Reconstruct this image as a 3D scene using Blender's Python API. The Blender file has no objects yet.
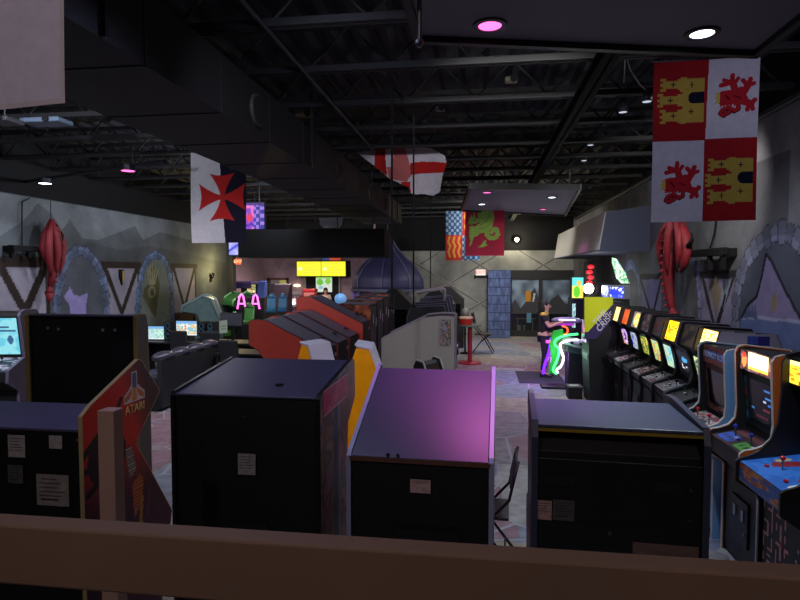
import bpy, math, random
import numpy as np
from mathutils import Matrix, Vector
random.seed(7)
rng = np.random.default_rng(11)
SC = bpy.context.scene
COL = SC.collection
PI = math.pi
R = math.radians

# ---------------------------------------------------------------- camera
F = 577.0
CAM_H = 2.4
PITCH = math.atan(.0485)
YAW = math.atan(.1386 * math.cos(PITCH))
cd = bpy.data.cameras.new('camera')
cam = bpy.data.objects.new('camera', cd)
COL.objects.link(cam)
cd.sensor_width = 36.0
cd.lens = F / 800 * 36.0
cd.clip_start = .05
cam.location = (0, 0, CAM_H)
cam.rotation_euler = (PI / 2 - PITCH, 0, YAW)
SC.camera = cam
_fw = Vector((-math.sin(YAW) * math.cos(PITCH), math.cos(YAW) * math.cos(PITCH), -math.sin(PITCH)))
_rt = Vector((math.cos(YAW), math.sin(YAW), 0))
_up = _rt.cross(_fw)


def at(x, y, X=None, Y=None, Z=None):
    """point of the room seen at a photo position, on a plane of the room"""
    d = _fw + _rt * ((x - 400) / F) + _up * ((300 - y) / F)
    t = X / d.x if X is not None else (Y / d.y if Y is not None else (Z - CAM_H) / d.z)
    return Vector((d.x * t, d.y * t, CAM_H + d.z * t))


# ---------------------------------------------------------------- colours and materials
def lin1(c):
    c = c / 255.0
    return c / 12.92 if c <= .04045 else ((c + .055) / 1.055) ** 2.4


def lin(c):
    return tuple(lin1(v) for v in c)


MATS = {}


def M(name, col=(128, 128, 128), rough=.5, metal=0.0, noise=0.0, nscale=8.0, bump=0.0, emit=0.0, ecol=None, alpha=1.0, trans=0.0, spec=.5):
    if name in MATS:
        return MATS[name]
    m = bpy.data.materials.new(name)
    m.use_nodes = True
    nt = m.node_tree
    b = nt.nodes['Principled BSDF']
    c = lin(col)
    b.inputs['Base Color'].default_value = (*c, 1)
    b.inputs['Roughness'].default_value = rough
    b.inputs['Metallic'].default_value = metal
    b.inputs['Specular IOR Level'].default_value = spec
    if trans:
        b.inputs['Transmission Weight'].default_value = trans
    if emit:
        b.inputs['Emission Color'].default_value = (*lin(ecol or col), 1)
        b.inputs['Emission Strength'].default_value = emit
    if noise or bump:
        tc = nt.nodes.new('ShaderNodeTexCoord')
        nz = nt.nodes.new('ShaderNodeTexNoise')
        nz.inputs['Scale'].default_value = nscale
        nz.inputs['Detail'].default_value = 5
        nt.links.new(tc.outputs['Object'], nz.inputs['Vector'])
        if noise:
            mx = nt.nodes.new('ShaderNodeMix')
            mx.data_type = 'RGBA'
            mx.inputs['A'].default_value = (*[v * (1 - noise) for v in c], 1)
            mx.inputs['B'].default_value = (*[min(1, v * (1 + noise)) for v in c], 1)
            nt.links.new(nz.outputs['Fac'], mx.inputs['Factor'])
            nt.links.new(mx.outputs['Result'], b.inputs['Base Color'])
        if bump:
            bp = nt.nodes.new('ShaderNodeBump')
            bp.inputs['Strength'].default_value = bump
            bp.inputs['Distance'].default_value = .01
            nt.links.new(nz.outputs['Fac'], bp.inputs['Height'])
            nt.links.new(bp.outputs['Normal'], b.inputs['Normal'])
    MATS[name] = m
    return m


def MART(name, rough=.6, emit=0.0, noise=0.0, nscale=3.0, spec=.4):
    """material of painted or printed artwork; the print itself is a colour attribute"""
    if name in MATS:
        return MATS[name]
    m = bpy.data.materials.new(name)
    m.use_nodes = True
    nt = m.node_tree
    b = nt.nodes['Principled BSDF']
    a = nt.nodes.new('ShaderNodeVertexColor')
    a.layer_name = 'Col'
    b.inputs['Roughness'].default_value = rough
    b.inputs['Specular IOR Level'].default_value = spec
    out = a.outputs['Color']
    if noise:
        tc = nt.nodes.new('ShaderNodeTexCoord')
        nz = nt.nodes.new('ShaderNodeTexNoise')
        nz.inputs['Scale'].default_value = nscale
        nz.inputs['Detail'].default_value = 8
        nz.inputs['Roughness'].default_value = .65
        rp = nt.nodes.new('ShaderNodeMapRange')
        rp.inputs['From Min'].default_value = .25
        rp.inputs['From Max'].default_value = .75
        rp.inputs['To Min'].default_value = 1 - noise
        rp.inputs['To Max'].default_value = 1 + noise
        mx = nt.nodes.new('ShaderNodeMix')
        mx.data_type = 'RGBA'
        mx.blend_type = 'MULTIPLY'
        mx.inputs['Factor'].default_value = 1
        nt.links.new(tc.outputs['Object'], nz.inputs['Vector'])
        nt.links.new(nz.outputs['Fac'], rp.inputs['Value'])
        nt.links.new(out, mx.inputs['A'])
        nt.links.new(rp.outputs['Result'], mx.inputs['B'])
        out = mx.outputs['Result']
    if emit:
        b.inputs['Base Color'].default_value = (.01, .01, .01, 1)
        nt.links.new(out, b.inputs['Emission Color'])
        b.inputs['Emission Strength'].default_value = emit
    else:
        nt.links.new(out, b.inputs['Base Color'])
    MATS[name] = m
    return m


# ---------------------------------------------------------------- mesh builder
class MB:
    def __init__(s):
        s.v = []
        s.f = []
        s.m = []

    def add(s, vs, fs, m=0):
        o = len(s.v)
        s.v += [tuple(p) for p in vs]
        s.f += [tuple(i + o for i in f) for f in fs]
        s.m += [m] * len(fs)
        return s

    def box(s, x0, x1, y0, y1, z0, z1, m=0):
        vs = [(x0, y0, z0), (x1, y0, z0), (x1, y1, z0), (x0, y1, z0), (x0, y0, z1), (x1, y0, z1), (x1, y1, z1), (x0, y1, z1)]
        return s.add(vs, [(3, 2, 1, 0), (4, 5, 6, 7), (0, 1, 5, 4), (1, 2, 6, 5), (2, 3, 7, 6), (3, 0, 4, 7)], m)

    def obox(s, c, size, rot=(0, 0, 0), m=0):
        mt = Matrix.Translation(c) @ Matrix.Rotation(rot[2], 4, 'Z') @ Matrix.Rotation(rot[1], 4, 'Y') @ Matrix.Rotation(rot[0], 4, 'X')
        a, b, d = [q / 2 for q in size]
        vs = [mt @ Vector(p) for p in [(-a, -b, -d), (a, -b, -d), (a, b, -d), (-a, b, -d), (-a, -b, d), (a, -b, d), (a, b, d), (-a, b, d)]]
        return s.add(vs, [(3, 2, 1, 0), (4, 5, 6, 7), (0, 1, 5, 4), (1, 2, 6, 5), (2, 3, 7, 6), (3, 0, 4, 7)], m)

    def _prism(s, prof, fn, t0, t1, m=0):
        n = len(prof)
        vs = [fn(p, t0) for p in prof] + [fn(p, t1) for p in prof]
        fs = [tuple(range(n - 1, -1, -1)), tuple(range(n, 2 * n))]
        fs += [(i, (i + 1) % n, n + (i + 1) % n, n + i) for i in range(n)]
        return s.add(vs, fs, m)

    def prism_x(s, prof, x0, x1, m=0):
        return s._prism(prof, lambda p, t: (t, p[0], p[1]), x0, x1, m)

    def prism_y(s, prof, y0, y1, m=0):
        return s._prism(prof, lambda p, t: (p[0], t, p[1]), y0, y1, m)

    def prism_z(s, prof, z0, z1, m=0):
        return s._prism(prof, lambda p, t: (p[0], p[1], t), z0, z1, m)

    def cyl(s, p0, p1, r0, r1=None, n=12, m=0):
        r1 = r0 if r1 is None else r1
        p0, p1 = Vector(p0), Vector(p1)
        d = (p1 - p0).normalized()
        a = d.orthogonal().normalized()
        b = d.cross(a)
        vs = []
        for p, r in ((p0, r0), (p1, r1)):
            for k in range(n):
                t = 2 * PI * k / n
                vs.append(p + (a * math.cos(t) + b * math.sin(t)) * r)
        fs = [(k, (k + 1) % n, n + (k + 1) % n, n + k) for k in range(n)]
        fs += [tuple(range(n - 1, -1, -1)), tuple(range(n, 2 * n))]
        return s.add(vs, fs, m)

    def tube(s, pts, r, n=8, m=0, closed=False):
        pts = [Vector(p) for p in pts]
        rs = r if isinstance(r, (list, tuple)) else [r] * len(pts)
        vs = []
        a = None
        N = len(pts)
        for i, p in enumerate(pts):
            q0 = pts[(i - 1) % N] if closed else pts[max(i - 1, 0)]
            q1 = pts[(i + 1) % N] if closed else pts[min(i + 1, N - 1)]
            d = (q1 - q0).normalized()
            if a is None:
                a = d.orthogonal().normalized()
            a = (a - d * a.dot(d))
            a = a.normalized() if a.length > 1e-6 else d.orthogonal().normalized()
            b = d.cross(a)
            for k in range(n):
                t = 2 * PI * k / n
                vs.append(p + (a * math.cos(t) + b * math.sin(t)) * rs[i])
        fs = []
        for i in range(N if closed else N - 1):
            j = (i + 1) % N
            fs += [(i * n + k, i * n + (k + 1) % n, j * n + (k + 1) % n, j * n + k) for k in range(n)]
        if not closed:
            fs += [tuple(range(n - 1, -1, -1)), tuple(range((N - 1) * n, N * n))]
        return s.add(vs, fs, m)

    def ball(s, c, r, nu=14, nv=10, rot=None, m=0):
        r = (r, r, r) if not isinstance(r, (tuple, list)) else r
        mt = rot or Matrix.Identity(3)
        vs = []
        for j in range(1, nv):
            f = PI * j / nv
            for i in range(nu):
                t = 2 * PI * i / nu
                vs.append(Vector(c) + mt @ Vector((r[0] * math.sin(f) * math.cos(t), r[1] * math.sin(f) * math.sin(t), r[2] * math.cos(f))))
        top = len(vs)
        vs.append(Vector(c) + mt @ Vector((0, 0, r[2])))
        vs.append(Vector(c) + mt @ Vector((0, 0, -r[2])))
        fs = []
        for j in range(nv - 2):
            fs += [(j * nu + i, (j + 1) * nu + i, (j + 1) * nu + (i + 1) % nu, j * nu + (i + 1) % nu) for i in range(nu)]
        fs += [(top, i, (i + 1) % nu) for i in range(nu)]
        fs += [(top + 1, (nv - 2) * nu + (i + 1) % nu, (nv - 2) * nu + i) for i in range(nu)]
        return s.add(vs, fs, m)

    def lathe(s, prof, c=(0, 0, 0), n=20, m=0, caps=True):
        """prof: (radius, z) from bottom to top"""
        vs = []
        for r, z in prof:
            for k in range(n):
                t = 2 * PI * k / n
                vs.append((c[0] + r * math.cos(t), c[1] + r * math.sin(t), c[2] + z))
        fs = []
        for i in range(len(prof) - 1):
            fs += [(i * n + k, i * n + (k + 1) % n, (i + 1) * n + (k + 1) % n, (i + 1) * n + k) for k in range(n)]
        if caps:
            fs += [tuple(range(n - 1, -1, -1)), tuple(range((len(prof) - 1) * n, len(prof) * n))]
        else:
            j = (len(prof) - 1) * n
            fs += [(j + k, j + (k + 1) % n, (k + 1) % n, k) for k in range(n)]
        return s.add(vs, fs, m)

    def ribbon(s, prof, x0, x1, t=.005, m=0, closed=True):
        """edge strip that follows a (y, z) outline"""
        n = len(prof)
        area = sum(prof[i][0] * prof[(i + 1) % n][1] - prof[(i + 1) % n][0] * prof[i][1] for i in range(n))
        sg = 1 if area > 0 else -1
        for i in range(n if closed else n - 1):
            a, b = prof[i], prof[(i + 1) % n]
            dy, dz = b[0] - a[0], b[1] - a[1]
            l = math.hypot(dy, dz) or 1
            ny, nz = dz / l * t * sg, -dy / l * t * sg
            q = [(a[0] - ny * .2, a[1] - nz * .2), (b[0] - ny * .2, b[1] - nz * .2), (b[0] + ny, b[1] + nz), (a[0] + ny, a[1] + nz)]
            s.prism_x(q, x0, x1, m)
        return s

    def build(s, name, mats, parent=None, loc=None, rz=0, bevel=0, smooth=False, segs=2):
        me = bpy.data.meshes.new(name)
        me.from_pydata(s.v, [], s.f)
        for k in (mats if isinstance(mats, (list, tuple)) else [mats]):
            me.materials.append(k)
        if any(s.m):
            me.polygons.foreach_set('material_index', s.m)
        import bmesh
        bm = bmesh.new()
        bm.from_mesh(me)
        bmesh.ops.recalc_face_normals(bm, faces=bm.faces)
        bm.to_mesh(me)
        bm.free()
        if smooth:
            me.polygons.foreach_set('use_smooth', [True] * len(me.polygons))
        me.update()
        o = bpy.data.objects.new(name, me)
        COL.objects.link(o)
        if parent:
            o.parent = parent
        if loc is not None:
            o.location = loc
        o.rotation_euler.z = rz
        if bevel:
            md = o.modifiers.new('bevel', 'BEVEL')
            md.width = bevel
            md.segments = segs
            md.limit_method = 'ANGLE'
        return o


def tag(o, label, cat, group=None):
    o['label'] = label
    o['category'] = cat
    if group:
        o['group'] = group
    return o


def thing(name, label, cat, loc=(0, 0, 0), rz=0, group=None):
    o = bpy.data.objects.new(name, None)
    o.empty_display_size = .1
    COL.objects.link(o)
    o.location = loc
    o.rotation_euler = (0, 0, rz)
    return tag(o, label, cat, group)


def struct(o):
    o['kind'] = 'structure'
    return o


def dup(root, loc, rz, label, group=None, scale=None):
    r = root.copy()
    COL.objects.link(r)
    r.location = loc
    r.rotation_euler = (0, 0, rz)
    r['label'] = label
    if group:
        r['group'] = group
    if scale:
        r.scale = scale
    for ch in list(root.children):
        c = ch.copy()
        COL.objects.link(c)
        c.parent = r
        for g in ch.children:
            d = g.copy()
            COL.objects.link(d)
            d.parent = c
    return r


# ---------------------------------------------------------------- printed artwork
def art(name, p0, pu, pv, nx, ny, fn, mat, parent=None, thick=.0, disp=None, edge=(20, 20, 22), loc=None, soft=False):
    """a panel printed on its front: fn(U, V) gives sRGB 0-255 (U along pu, V along pv)"""
    p0, pu, pv = Vector(p0), Vector(pu), Vector(pv)
    nrm = pu.cross(pv).normalized()
    u = np.linspace(0, 1, nx + 1)
    v = np.linspace(0, 1, ny + 1)
    UU, VV = np.meshgrid(u, v)
    P = np.array(p0)[None, None, :] + UU[..., None] * np.array(pu) + VV[..., None] * np.array(pv)
    if disp is not None:
        P = P + disp(UU, VV)[..., None] * np.array(nrm)
    verts = P.reshape(-1, 3)
    i = np.arange(nx)[None, :] + (np.arange(ny) * (nx + 1))[:, None]
    quads = np.stack([i, i + 1, i + nx + 2, i + nx + 1], -1).reshape(-1, 4)
    uc, vc = (u, v) if soft else ((u[:-1] + u[1:]) / 2, (v[:-1] + v[1:]) / 2)
    UC, VC = np.meshgrid(uc, vc)
    col = np.asarray(fn(UC.ravel(), VC.ravel()), dtype=float).clip(0, 255) / 255
    col = np.where(col <= .04045, col / 12.92, ((col + .055) / 1.055) ** 2.4)
    fc = [tuple(q) for q in quads.tolist()]
    vl = [tuple(q) for q in verts.tolist()]
    if thick:
        o = len(vl)
        cs = [p0, p0 + pu, p0 + pu + pv, p0 + pv]
        vl += [tuple(c) for c in cs] + [tuple(c - nrm * thick) for c in cs]
        fc += [(o + 4, o + 7, o + 6, o + 5)] + [(o + (k + 1) % 4, o + k, o + k + 4, o + 4 + (k + 1) % 4) for k in range(4)]
        e = np.array([lin(edge)] * 5)
        col = np.concatenate([col, e])
    me = bpy.data.meshes.new(name)
    me.from_pydata(vl, [], fc)
    me.materials.append(mat)
    ca = me.color_attributes.new('Col', 'FLOAT_COLOR', 'CORNER')
    full = np.ones((len(fc), 4, 4), dtype=np.float32)
    if soft:
        nq = nx * ny
        full[:nq, :, :3] = col[:(nx + 1) * (ny + 1)][quads]
        if thick:
            full[nq:, :, :3] = col[-5:][:, None, :]
    else:
        full[:, :, :3] = col[:, None, :]
    ca.data.foreach_set('color', full.ravel())
    if disp is not None:
        me.polygons.foreach_set('use_smooth', [True] * len(me.polygons))
    me.update()
    ob = bpy.data.objects.new(name, me)
    COL.objects.link(ob)
    if parent:
        ob.parent = parent
    if loc is not None:
        ob.location = loc
    return ob


def paint(n, col):
    c = np.empty((n, 3))
    c[:] = col
    return c


def inpoly(U, V, pts):
    r = np.zeros(U.shape, bool)
    n = len(pts)
    for i in range(n):
        x0, y0 = pts[i]
        x1, y1 = pts[(i + 1) % n]
        if y0 == y1:
            continue
        c = ((y0 > V) != (y1 > V)) & (U < (x1 - x0) * (V - y0) / (y1 - y0) + x0)
        r ^= c
    return r


def inseg(U, V, a, b, w):
    dx, dy = b[0] - a[0], b[1] - a[1]
    l2 = dx * dx + dy * dy or 1e-9
    t = (((U - a[0]) * dx + (V - a[1]) * dy) / l2).clip(0, 1)
    return np.hypot(U - a[0] - t * dx, V - a[1] - t * dy) < w


def inline(U, V, pts, w):
    r = np.zeros(U.shape, bool)
    for a, b in zip(pts[:-1], pts[1:]):
        r |= inseg(U, V, a, b, w)
    return r


def inrect(U, V, x0, x1, y0, y1):
    return (U > x0) & (U < x1) & (V > y0) & (V < y1)


def incirc(U, V, x, y, r, ry=None):
    return ((U - x) / r) ** 2 + ((V - y) / (ry or r)) ** 2 < 1


def vnoise(U, V, s, seed=0):
    """smooth value noise for printed pictures"""
    r = np.random.default_rng(seed)
    g = r.random((64, 64))
    x, y = U * s, V * s
    xi, yi = np.floor(x).astype(int), np.floor(y).astype(int)
    fx, fy = x - xi, y - yi
    fx, fy = fx * fx * (3 - 2 * fx), fy * fy * (3 - 2 * fy)
    q = lambda a, b: g[a % 64, b % 64]
    return (q(xi, yi) * (1 - fx) + q(xi + 1, yi) * fx) * (1 - fy) + (q(xi, yi + 1) * (1 - fx) + q(xi + 1, yi + 1) * fx) * fy


def text(body, parent, mat, size, origin, ux, uy, name='lettering', align='CENTER', ext=.001, shear=0):
    """raised lettering as a mesh in the plane (ux, uy)"""
    cu = bpy.data.curves.new(name, 'FONT')
    cu.body = body
    cu.size = size
    cu.align_x = align
    cu.align_y = 'CENTER'
    cu.extrude = ext
    cu.shear = shear
    tmp = bpy.data.objects.new(name, cu)
    COL.objects.link(tmp)
    dg = bpy.context.evaluated_depsgraph_get()
    dg.update()
    me = bpy.data.meshes.new_from_object(tmp.evaluated_get(dg))
    COL.objects.unlink(tmp)
    bpy.data.objects.remove(tmp)
    me.name = name
    me.materials.clear()
    me.materials.append(mat)
    ux, uy = Vector(ux).normalized(), Vector(uy).normalized()
    uz = ux.cross(uy)
    mt = Matrix((ux, uy, uz)).transposed().to_4x4()
    mt.translation = Vector(origin)
    me.transform(mt)
    o = bpy.data.objects.new(name, me)
    COL.objects.link(o)
    if parent:
        o.parent = parent
    return o


# ---------------------------------------------------------------- shared materials
BLK = M('black_laminate', (26, 26, 30), .42, noise=.25, nscale=5, spec=.5)
BLK2 = M('black_board', (14, 14, 16), .6, noise=.3, nscale=9)
BLKM = M('black_matte', (12, 12, 13), .8)
GRYL = M('grey_laminate', (120, 118, 116), .5, noise=.08)
STEEL = M('brushed_steel', (150, 152, 158), .3, 1.0)
DSTEEL = M('dark_steel', (52, 52, 58), .4, .8)
TAN = M('tan_edge_strip', (150, 128, 70), .45)
SILV = M('silver_edge_strip', (150, 156, 190), .35)
WHT = M('white_plastic', (215, 215, 218), .4)
WHTE = M('white_edge_strip', (205, 200, 195), .4)
PAPER = M('paper_label', (178, 172, 172), .8, noise=.12, nscale=30)
RED = M('red_laminate', (206, 74, 58), .45, noise=.1)
RBTN = M('red_button', (200, 25, 25), .3)
GLASS = M('dark_screen_glass', (8, 8, 11), .12, spec=.7)
RUBBER = M('black_rubber', (15, 15, 16), .7)
PLAT = MART('printed_art', .45)
PLIT = MART('lit_print', .4, emit=1.6)
PHOT = MART('bright_lit_print', .4, emit=2.8)
PSCR = MART('lit_screen', .2, emit=1.3)
CLOTH = MART('flag_cloth', .9, noise=.12, nscale=14, spec=.1)
# ================================================================ THE SETTING
XL, XR, YB, ZC = -8.5, 3.4, 22.0, 5.0


def floor_mat():
    m = bpy.data.materials.new('patterned_carpet')
    m.use_nodes = True
    nt = m.node_tree
    L = nt.links.new
    b = nt.nodes['Principled BSDF']
    tc = nt.nodes.new('ShaderNodeTexCoord')
    vo = nt.nodes.new('ShaderNodeTexVoronoi')
    vo.inputs['Scale'].default_value = .95
    vo.distance = 'CHEBYCHEV'
    ve = nt.nodes.new('ShaderNodeTexVoronoi')
    ve.inputs['Scale'].default_value = .95
    ve.feature = 'DISTANCE_TO_EDGE'
    nz = nt.nodes.new('ShaderNodeTexNoise')
    nz.inputs['Scale'].default_value = 6
    nz.inputs['Detail'].default_value = 9
    L(tc.outputs['Object'], vo.inputs['Vector'])
    L(tc.outputs['Object'], ve.inputs['Vector'])
    L(tc.outputs['Object'], nz.inputs['Vector'])
    cr = nt.nodes.new('ShaderNodeValToRGB')
    cr.color_ramp.interpolation = 'CONSTANT'
    els = cr.color_ramp.elements
    els[0].position = 0
    els[0].color = (*lin((128, 122, 128)), 1)
    els[1].position = .22
    els[1].color = (*lin((148, 138, 124)), 1)
    for p, c in ((.42, (112, 116, 142)), (.6, (130, 104, 112)), (.75, (150, 148, 146)), (.88, (116, 124, 136))):
        e = els.new(p)
        e.color = (*lin(c), 1)
    sp = nt.nodes.new('ShaderNodeSeparateColor')
    L(vo.outputs['Color'], sp.inputs['Color'])
    L(sp.outputs['Red'], cr.inputs['Fac'])
    mr = nt.nodes.new('ShaderNodeMapRange')
    mr.inputs['From Min'].default_value = .3
    mr.inputs['From Max'].default_value = .7
    mr.inputs['To Min'].default_value = .7
    mr.inputs['To Max'].default_value = 1.25
    L(nz.outputs['Fac'], mr.inputs['Value'])
    mx = nt.nodes.new('ShaderNodeMix')
    mx.data_type = 'RGBA'
    mx.blend_type = 'MULTIPLY'
    mx.inputs['Factor'].default_value = 1
    L(cr.outputs['Color'], mx.inputs['A'])
    L(mr.outputs['Result'], mx.inputs['B'])
    lt = nt.nodes.new('ShaderNodeMath')
    lt.operation = 'LESS_THAN'
    lt.inputs[1].default_value = .011
    L(ve.outputs['Distance'], lt.inputs[0])
    m2 = nt.nodes.new('ShaderNodeMix')
    m2.data_type = 'RGBA'
    L(lt.outputs['Value'], m2.inputs['Factor'])
    L(mx.outputs['Result'], m2.inputs['A'])
    m2.inputs['B'].default_value = (*lin((150, 148, 158)), 1)
    L(m2.outputs['Result'], b.inputs['Base Color'])
    b.inputs['Roughness'].default_value = .75
    return m


struct(MB().box(-11.6, XR, -2.6, 24.2, -.1, 0).build('floor', floor_mat()))
struct(MB().box(-11.6, XR + .1, -2.6, .93, 0, .85).build('floor_platform', M('platform_boards', (70, 60, 52), .7, noise=.2)))

CEIL = M('ceiling_black', (20, 20, 32), .7, noise=.2, nscale=2)
STRU = M('roof_steel_black', (10, 10, 15), .65, .0)
cm = MB()
xs = [-11.6 + .075 * k for k in range(int(15.1 / .075) + 1)]
prof = [(x, ZC + (.05 if (k // 2) % 2 else 0)) for k, x in enumerate(xs)] + [(xs[-1], ZC + .2), (xs[0], ZC + .2)]
cm.prism_y(prof, -2.6, 24.2)
struct(cm.build('ceiling', CEIL))


# ---- painted walls
def px2w(pts, X):
    return [(p.y, p.z) for p in (at(x, y, X=X) for x, y in pts)]


def mountain(U, V, pts):
    return V < np.interp(U, [p[0] for p in pts], [p[1] for p in pts])


def stones(c, Y, Z, path, w, n, base=(80, 88, 110), line=(46, 50, 62)):
    """a ring of painted stones along a path of (Y, Z)"""
    path = np.array(path, float)
    seg = np.hypot(*np.diff(path, axis=0).T)
    s = np.concatenate([[0], np.cumsum(seg)])
    t = np.linspace(0, s[-1], n + 1)
    q = np.stack([np.interp(t, s, path[:, 0]), np.interp(t, s, path[:, 1])], -1)
    for k in range(n):
        a, b = q[k], q[k + 1]
        mid, d = (a + b) / 2, (b - a)
        l = np.hypot(*d) or 1
        d = d / l
        du = (Y - mid[0]) * d[0] + (Z - mid[1]) * d[1]
        dv = -(Y - mid[0]) * d[1] + (Z - mid[1]) * d[0]
        f = 1 + .18 * math.sin(k * 2.7)
        e = (np.abs(du) / (l * .56)) ** 4 + (np.abs(dv) / (w * f)) ** 4
        c[e < 1] = line
        g = .85 + .3 * ((k * 37) % 10) / 10
        c[e < .62] = np.array(base) * g
        hi = (e < .62) & (dv > w * .2)
        c[hi] = np.array(base) * g * 1.18


def vframe(c, Y, Z, corners, w=.07, fill=(128, 122, 134), wood=(40, 30, 27), post=True):
    """painted timber panel: top beam, two braces meeting below"""
    (ya, za), (yb, zb), (ym, zm) = corners
    lo = zm - .1
    c[inpoly(Y, Z, [(ya, za), (yb, zb), (yb, lo), (ya, lo)])] = fill
    c[inline(Y, Z, [(ya, za), (ym, zm), (yb, zb)], w)] = wood
    c[inseg(Y, Z, (ya - .08, za), (yb + .08, zb), w * 1.15)] = wood
    if post:
        c[inseg(Y, Z, (yb, zb), (yb, lo), w * .7)] = wood
        c[inrect(Y, Z, ya, yb, lo - .45, lo)] = (62, 42, 40)


def mural_left(U, V):
    Y, Z = -2.6 + U * 21.2, V * ZC
    c = paint(len(Y), (100, 104, 108))
    c *= (.78 + .44 * vnoise(Y, Z, .9, 1) * .6 + .44 * vnoise(Y, Z, 2.6, 2) * .4)[:, None]
    W = lambda p: px2w(p, XL)
    c[mountain(Y, Z, W([(-60, 235), (0, 236), (22, 222), (38, 203), (52, 214), (62, 230), (70, 219), (82, 238), (98, 240), (120, 232), (135, 226), (143, 240), (160, 232), (190, 240), (215, 236), (222, 240)]))] *= .78
    c[mountain(Y, Z, W([(-60, 262), (0, 258), (30, 250), (60, 252), (90, 242), (120, 250), (150, 246), (222, 262)]))] *= .86
    vframe(c, Y, Z, W([(-2, 262), (47, 262), (25, 312)]), .09)
    vframe(c, Y, Z, W([(104, 265), (138, 265), (122, 313)]), .07)
    vframe(c, Y, Z, W([(173, 266), (195, 266), (184.5, 308)]), .06)
    a = W([(57, 330), (57, 300), (62, 270), (70, 255), (80, 249), (92, 257), (101, 272), (106, 290), (107, 330)])
    c[inpoly(Y, Z, a)] = (74, 76, 84)
    stones(c, Y, Z, a, .12, 24)
    b = W([(138, 335), (138, 300), (141, 275), (147, 260), (155, 254), (163, 258), (169, 270), (172, 290), (173, 335)])
    c[inpoly(Y, Z, b)] = (96, 102, 96)
    stones(c, Y, Z, b, .11, 26, (80, 96, 124))
    c[inpoly(Y, Z, W([(148, 285), (150, 272), (153, 264), (158, 276), (160, 285), (158, 300), (156, 318), (151, 312), (143, 297), (144, 288)]))] = (70, 70, 48)
    e = W([(152, 292)])[0]
    r = np.hypot(Y - e[0], Z - e[1])
    c[(r > .1) & (r < .17)] = (118, 112, 84)
    for k in range(-2, 3):
        c[inseg(Y, Z, W([(152 + k * 1.2, 284)])[0], W([(153 + k * 2.4, 264 + abs(k) * 3)])[0], .03)] = (128, 122, 96)
    c[inpoly(Y, Z, W([(64, 297), (70, 287), (74, 295), (80, 296), (88, 293), (86, 306), (86, 330), (70, 330), (70, 306)]))] = (136, 124, 172)
    c[inrect(Y, Z, 0, 8.0, 0, 1.15)] *= .8
    top = W([(0, 193)])[0][1]
    c[Z > top + .03] = (14, 14, 17)
    return c


MUR = MART('mural_paint', .8, noise=.28, nscale=2.2, spec=.2)
struct(art('wall_left', (XL, -2.6, 0), (0, 21.2, 0), (0, 0, ZC), 760, 190, mural_left, MUR, thick=.15, soft=True))


def mural_right(U, V):
    Y, Z = 22.1 - U * 24.7, V * ZC
    c = paint(len(Y), (116, 115, 120))
    c *= (.74 + .5 * vnoise(Y, Z, .8, 5) * .55 + .5 * vnoise(Y, Z, 3, 6) * .45)[:, None]
    W = lambda p: px2w(p, XR)
    c[mountain(Y, Z, W([(790, 150), (775, 170), (762, 200), (745, 190), (730, 178), (722, 205), (705, 215), (695, 240), (685, 230), (672, 235), (660, 255), (650, 240), (642, 258), (632, 240), (626, 258)])[::-1])] *= .72
    vframe(c, Y, Z, W([(734, 274), (702, 275), (715, 330)]), .05, (112, 106, 128), (36, 32, 36), False)
    vframe(c, Y, Z, W([(662, 276), (640, 277), (652, 318)]), .05, (112, 106, 130), (36, 32, 36), False)
    c[inpoly(Y, Z, W([(716, 276), (722, 290), (716, 318), (709, 285)]))] = (104, 92, 78)
    c[inpoly(Y, Z, W([(722, 290), (732, 278), (727, 296), (721, 318)]))] = (118, 124, 134)
    c[inseg(Y, Z, W([(725, 296)])[0], W([(719, 322)])[0], .035)] = (26, 24, 30)
    # small arch ring
    stones(c, Y, Z, W([(624, 330), (622, 300), (624, 272), (631, 262), (638, 274), (641, 300), (640, 330)]), .13, 16, (88, 96, 122))
    stones(c, Y, Z, W([(693, 258), (697, 270), (699, 285), (700, 300), (700, 318)]), .09, 7, (104, 104, 138))
    # big stone arch with a pale tent in it
    arch = W([(737, 345), (735, 320), (737, 295), (740, 275), (748, 257), (760, 242), (772, 234), (786, 231), (798, 238), (812, 256), (826, 290), (834, 340)])
    c[inpoly(Y, Z, arch)] = (78, 80, 94)
    tent = W([(766, 254), (772, 262), (785, 290), (800, 318), (803, 350), (738, 350), (741, 318), (747, 306), (757, 296), (762, 275)])
    m = inpoly(Y, Z, tent)
    c[m] = (128, 116, 150)
    lo = inpoly(Y, Z, W([(738, 350), (739, 319), (760, 316), (800, 322), (806, 350)])) & m
    c[lo] = (92, 104, 146)
    c[inline(Y, Z, W([(741, 318), (760, 317), (802, 323)]), .02) & m] = (150, 152, 178)
    for px in (743, 746, 749, 752, 755):
        c[inpoly(Y, Z, W([(px - 2.5, 318), (px, 303), (px + 2.5, 318)])) & m] = (84, 90, 124)
    c[incirc(Y, Z, *W([(774, 303)])[0], .07, .11)] = (132, 118, 96)
    c[inline(Y, Z, tent[:1] + tent[1:4], .022)] = (22, 22, 28)
    c[inline(Y, Z, tent[6:] + tent[:1], .022)] = (22, 22, 28)
    stones(c, Y, Z, arch, .13, 22, (98, 99, 116))
    c[Z > 4.35] = (14, 14, 18)
    return c


struct(art('wall_right', (XR, 22.1, 0), (0, -24.7, 0), (0, 0, ZC), 1200, 240, mural_right, MUR, thick=.15, soft=True))


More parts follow.
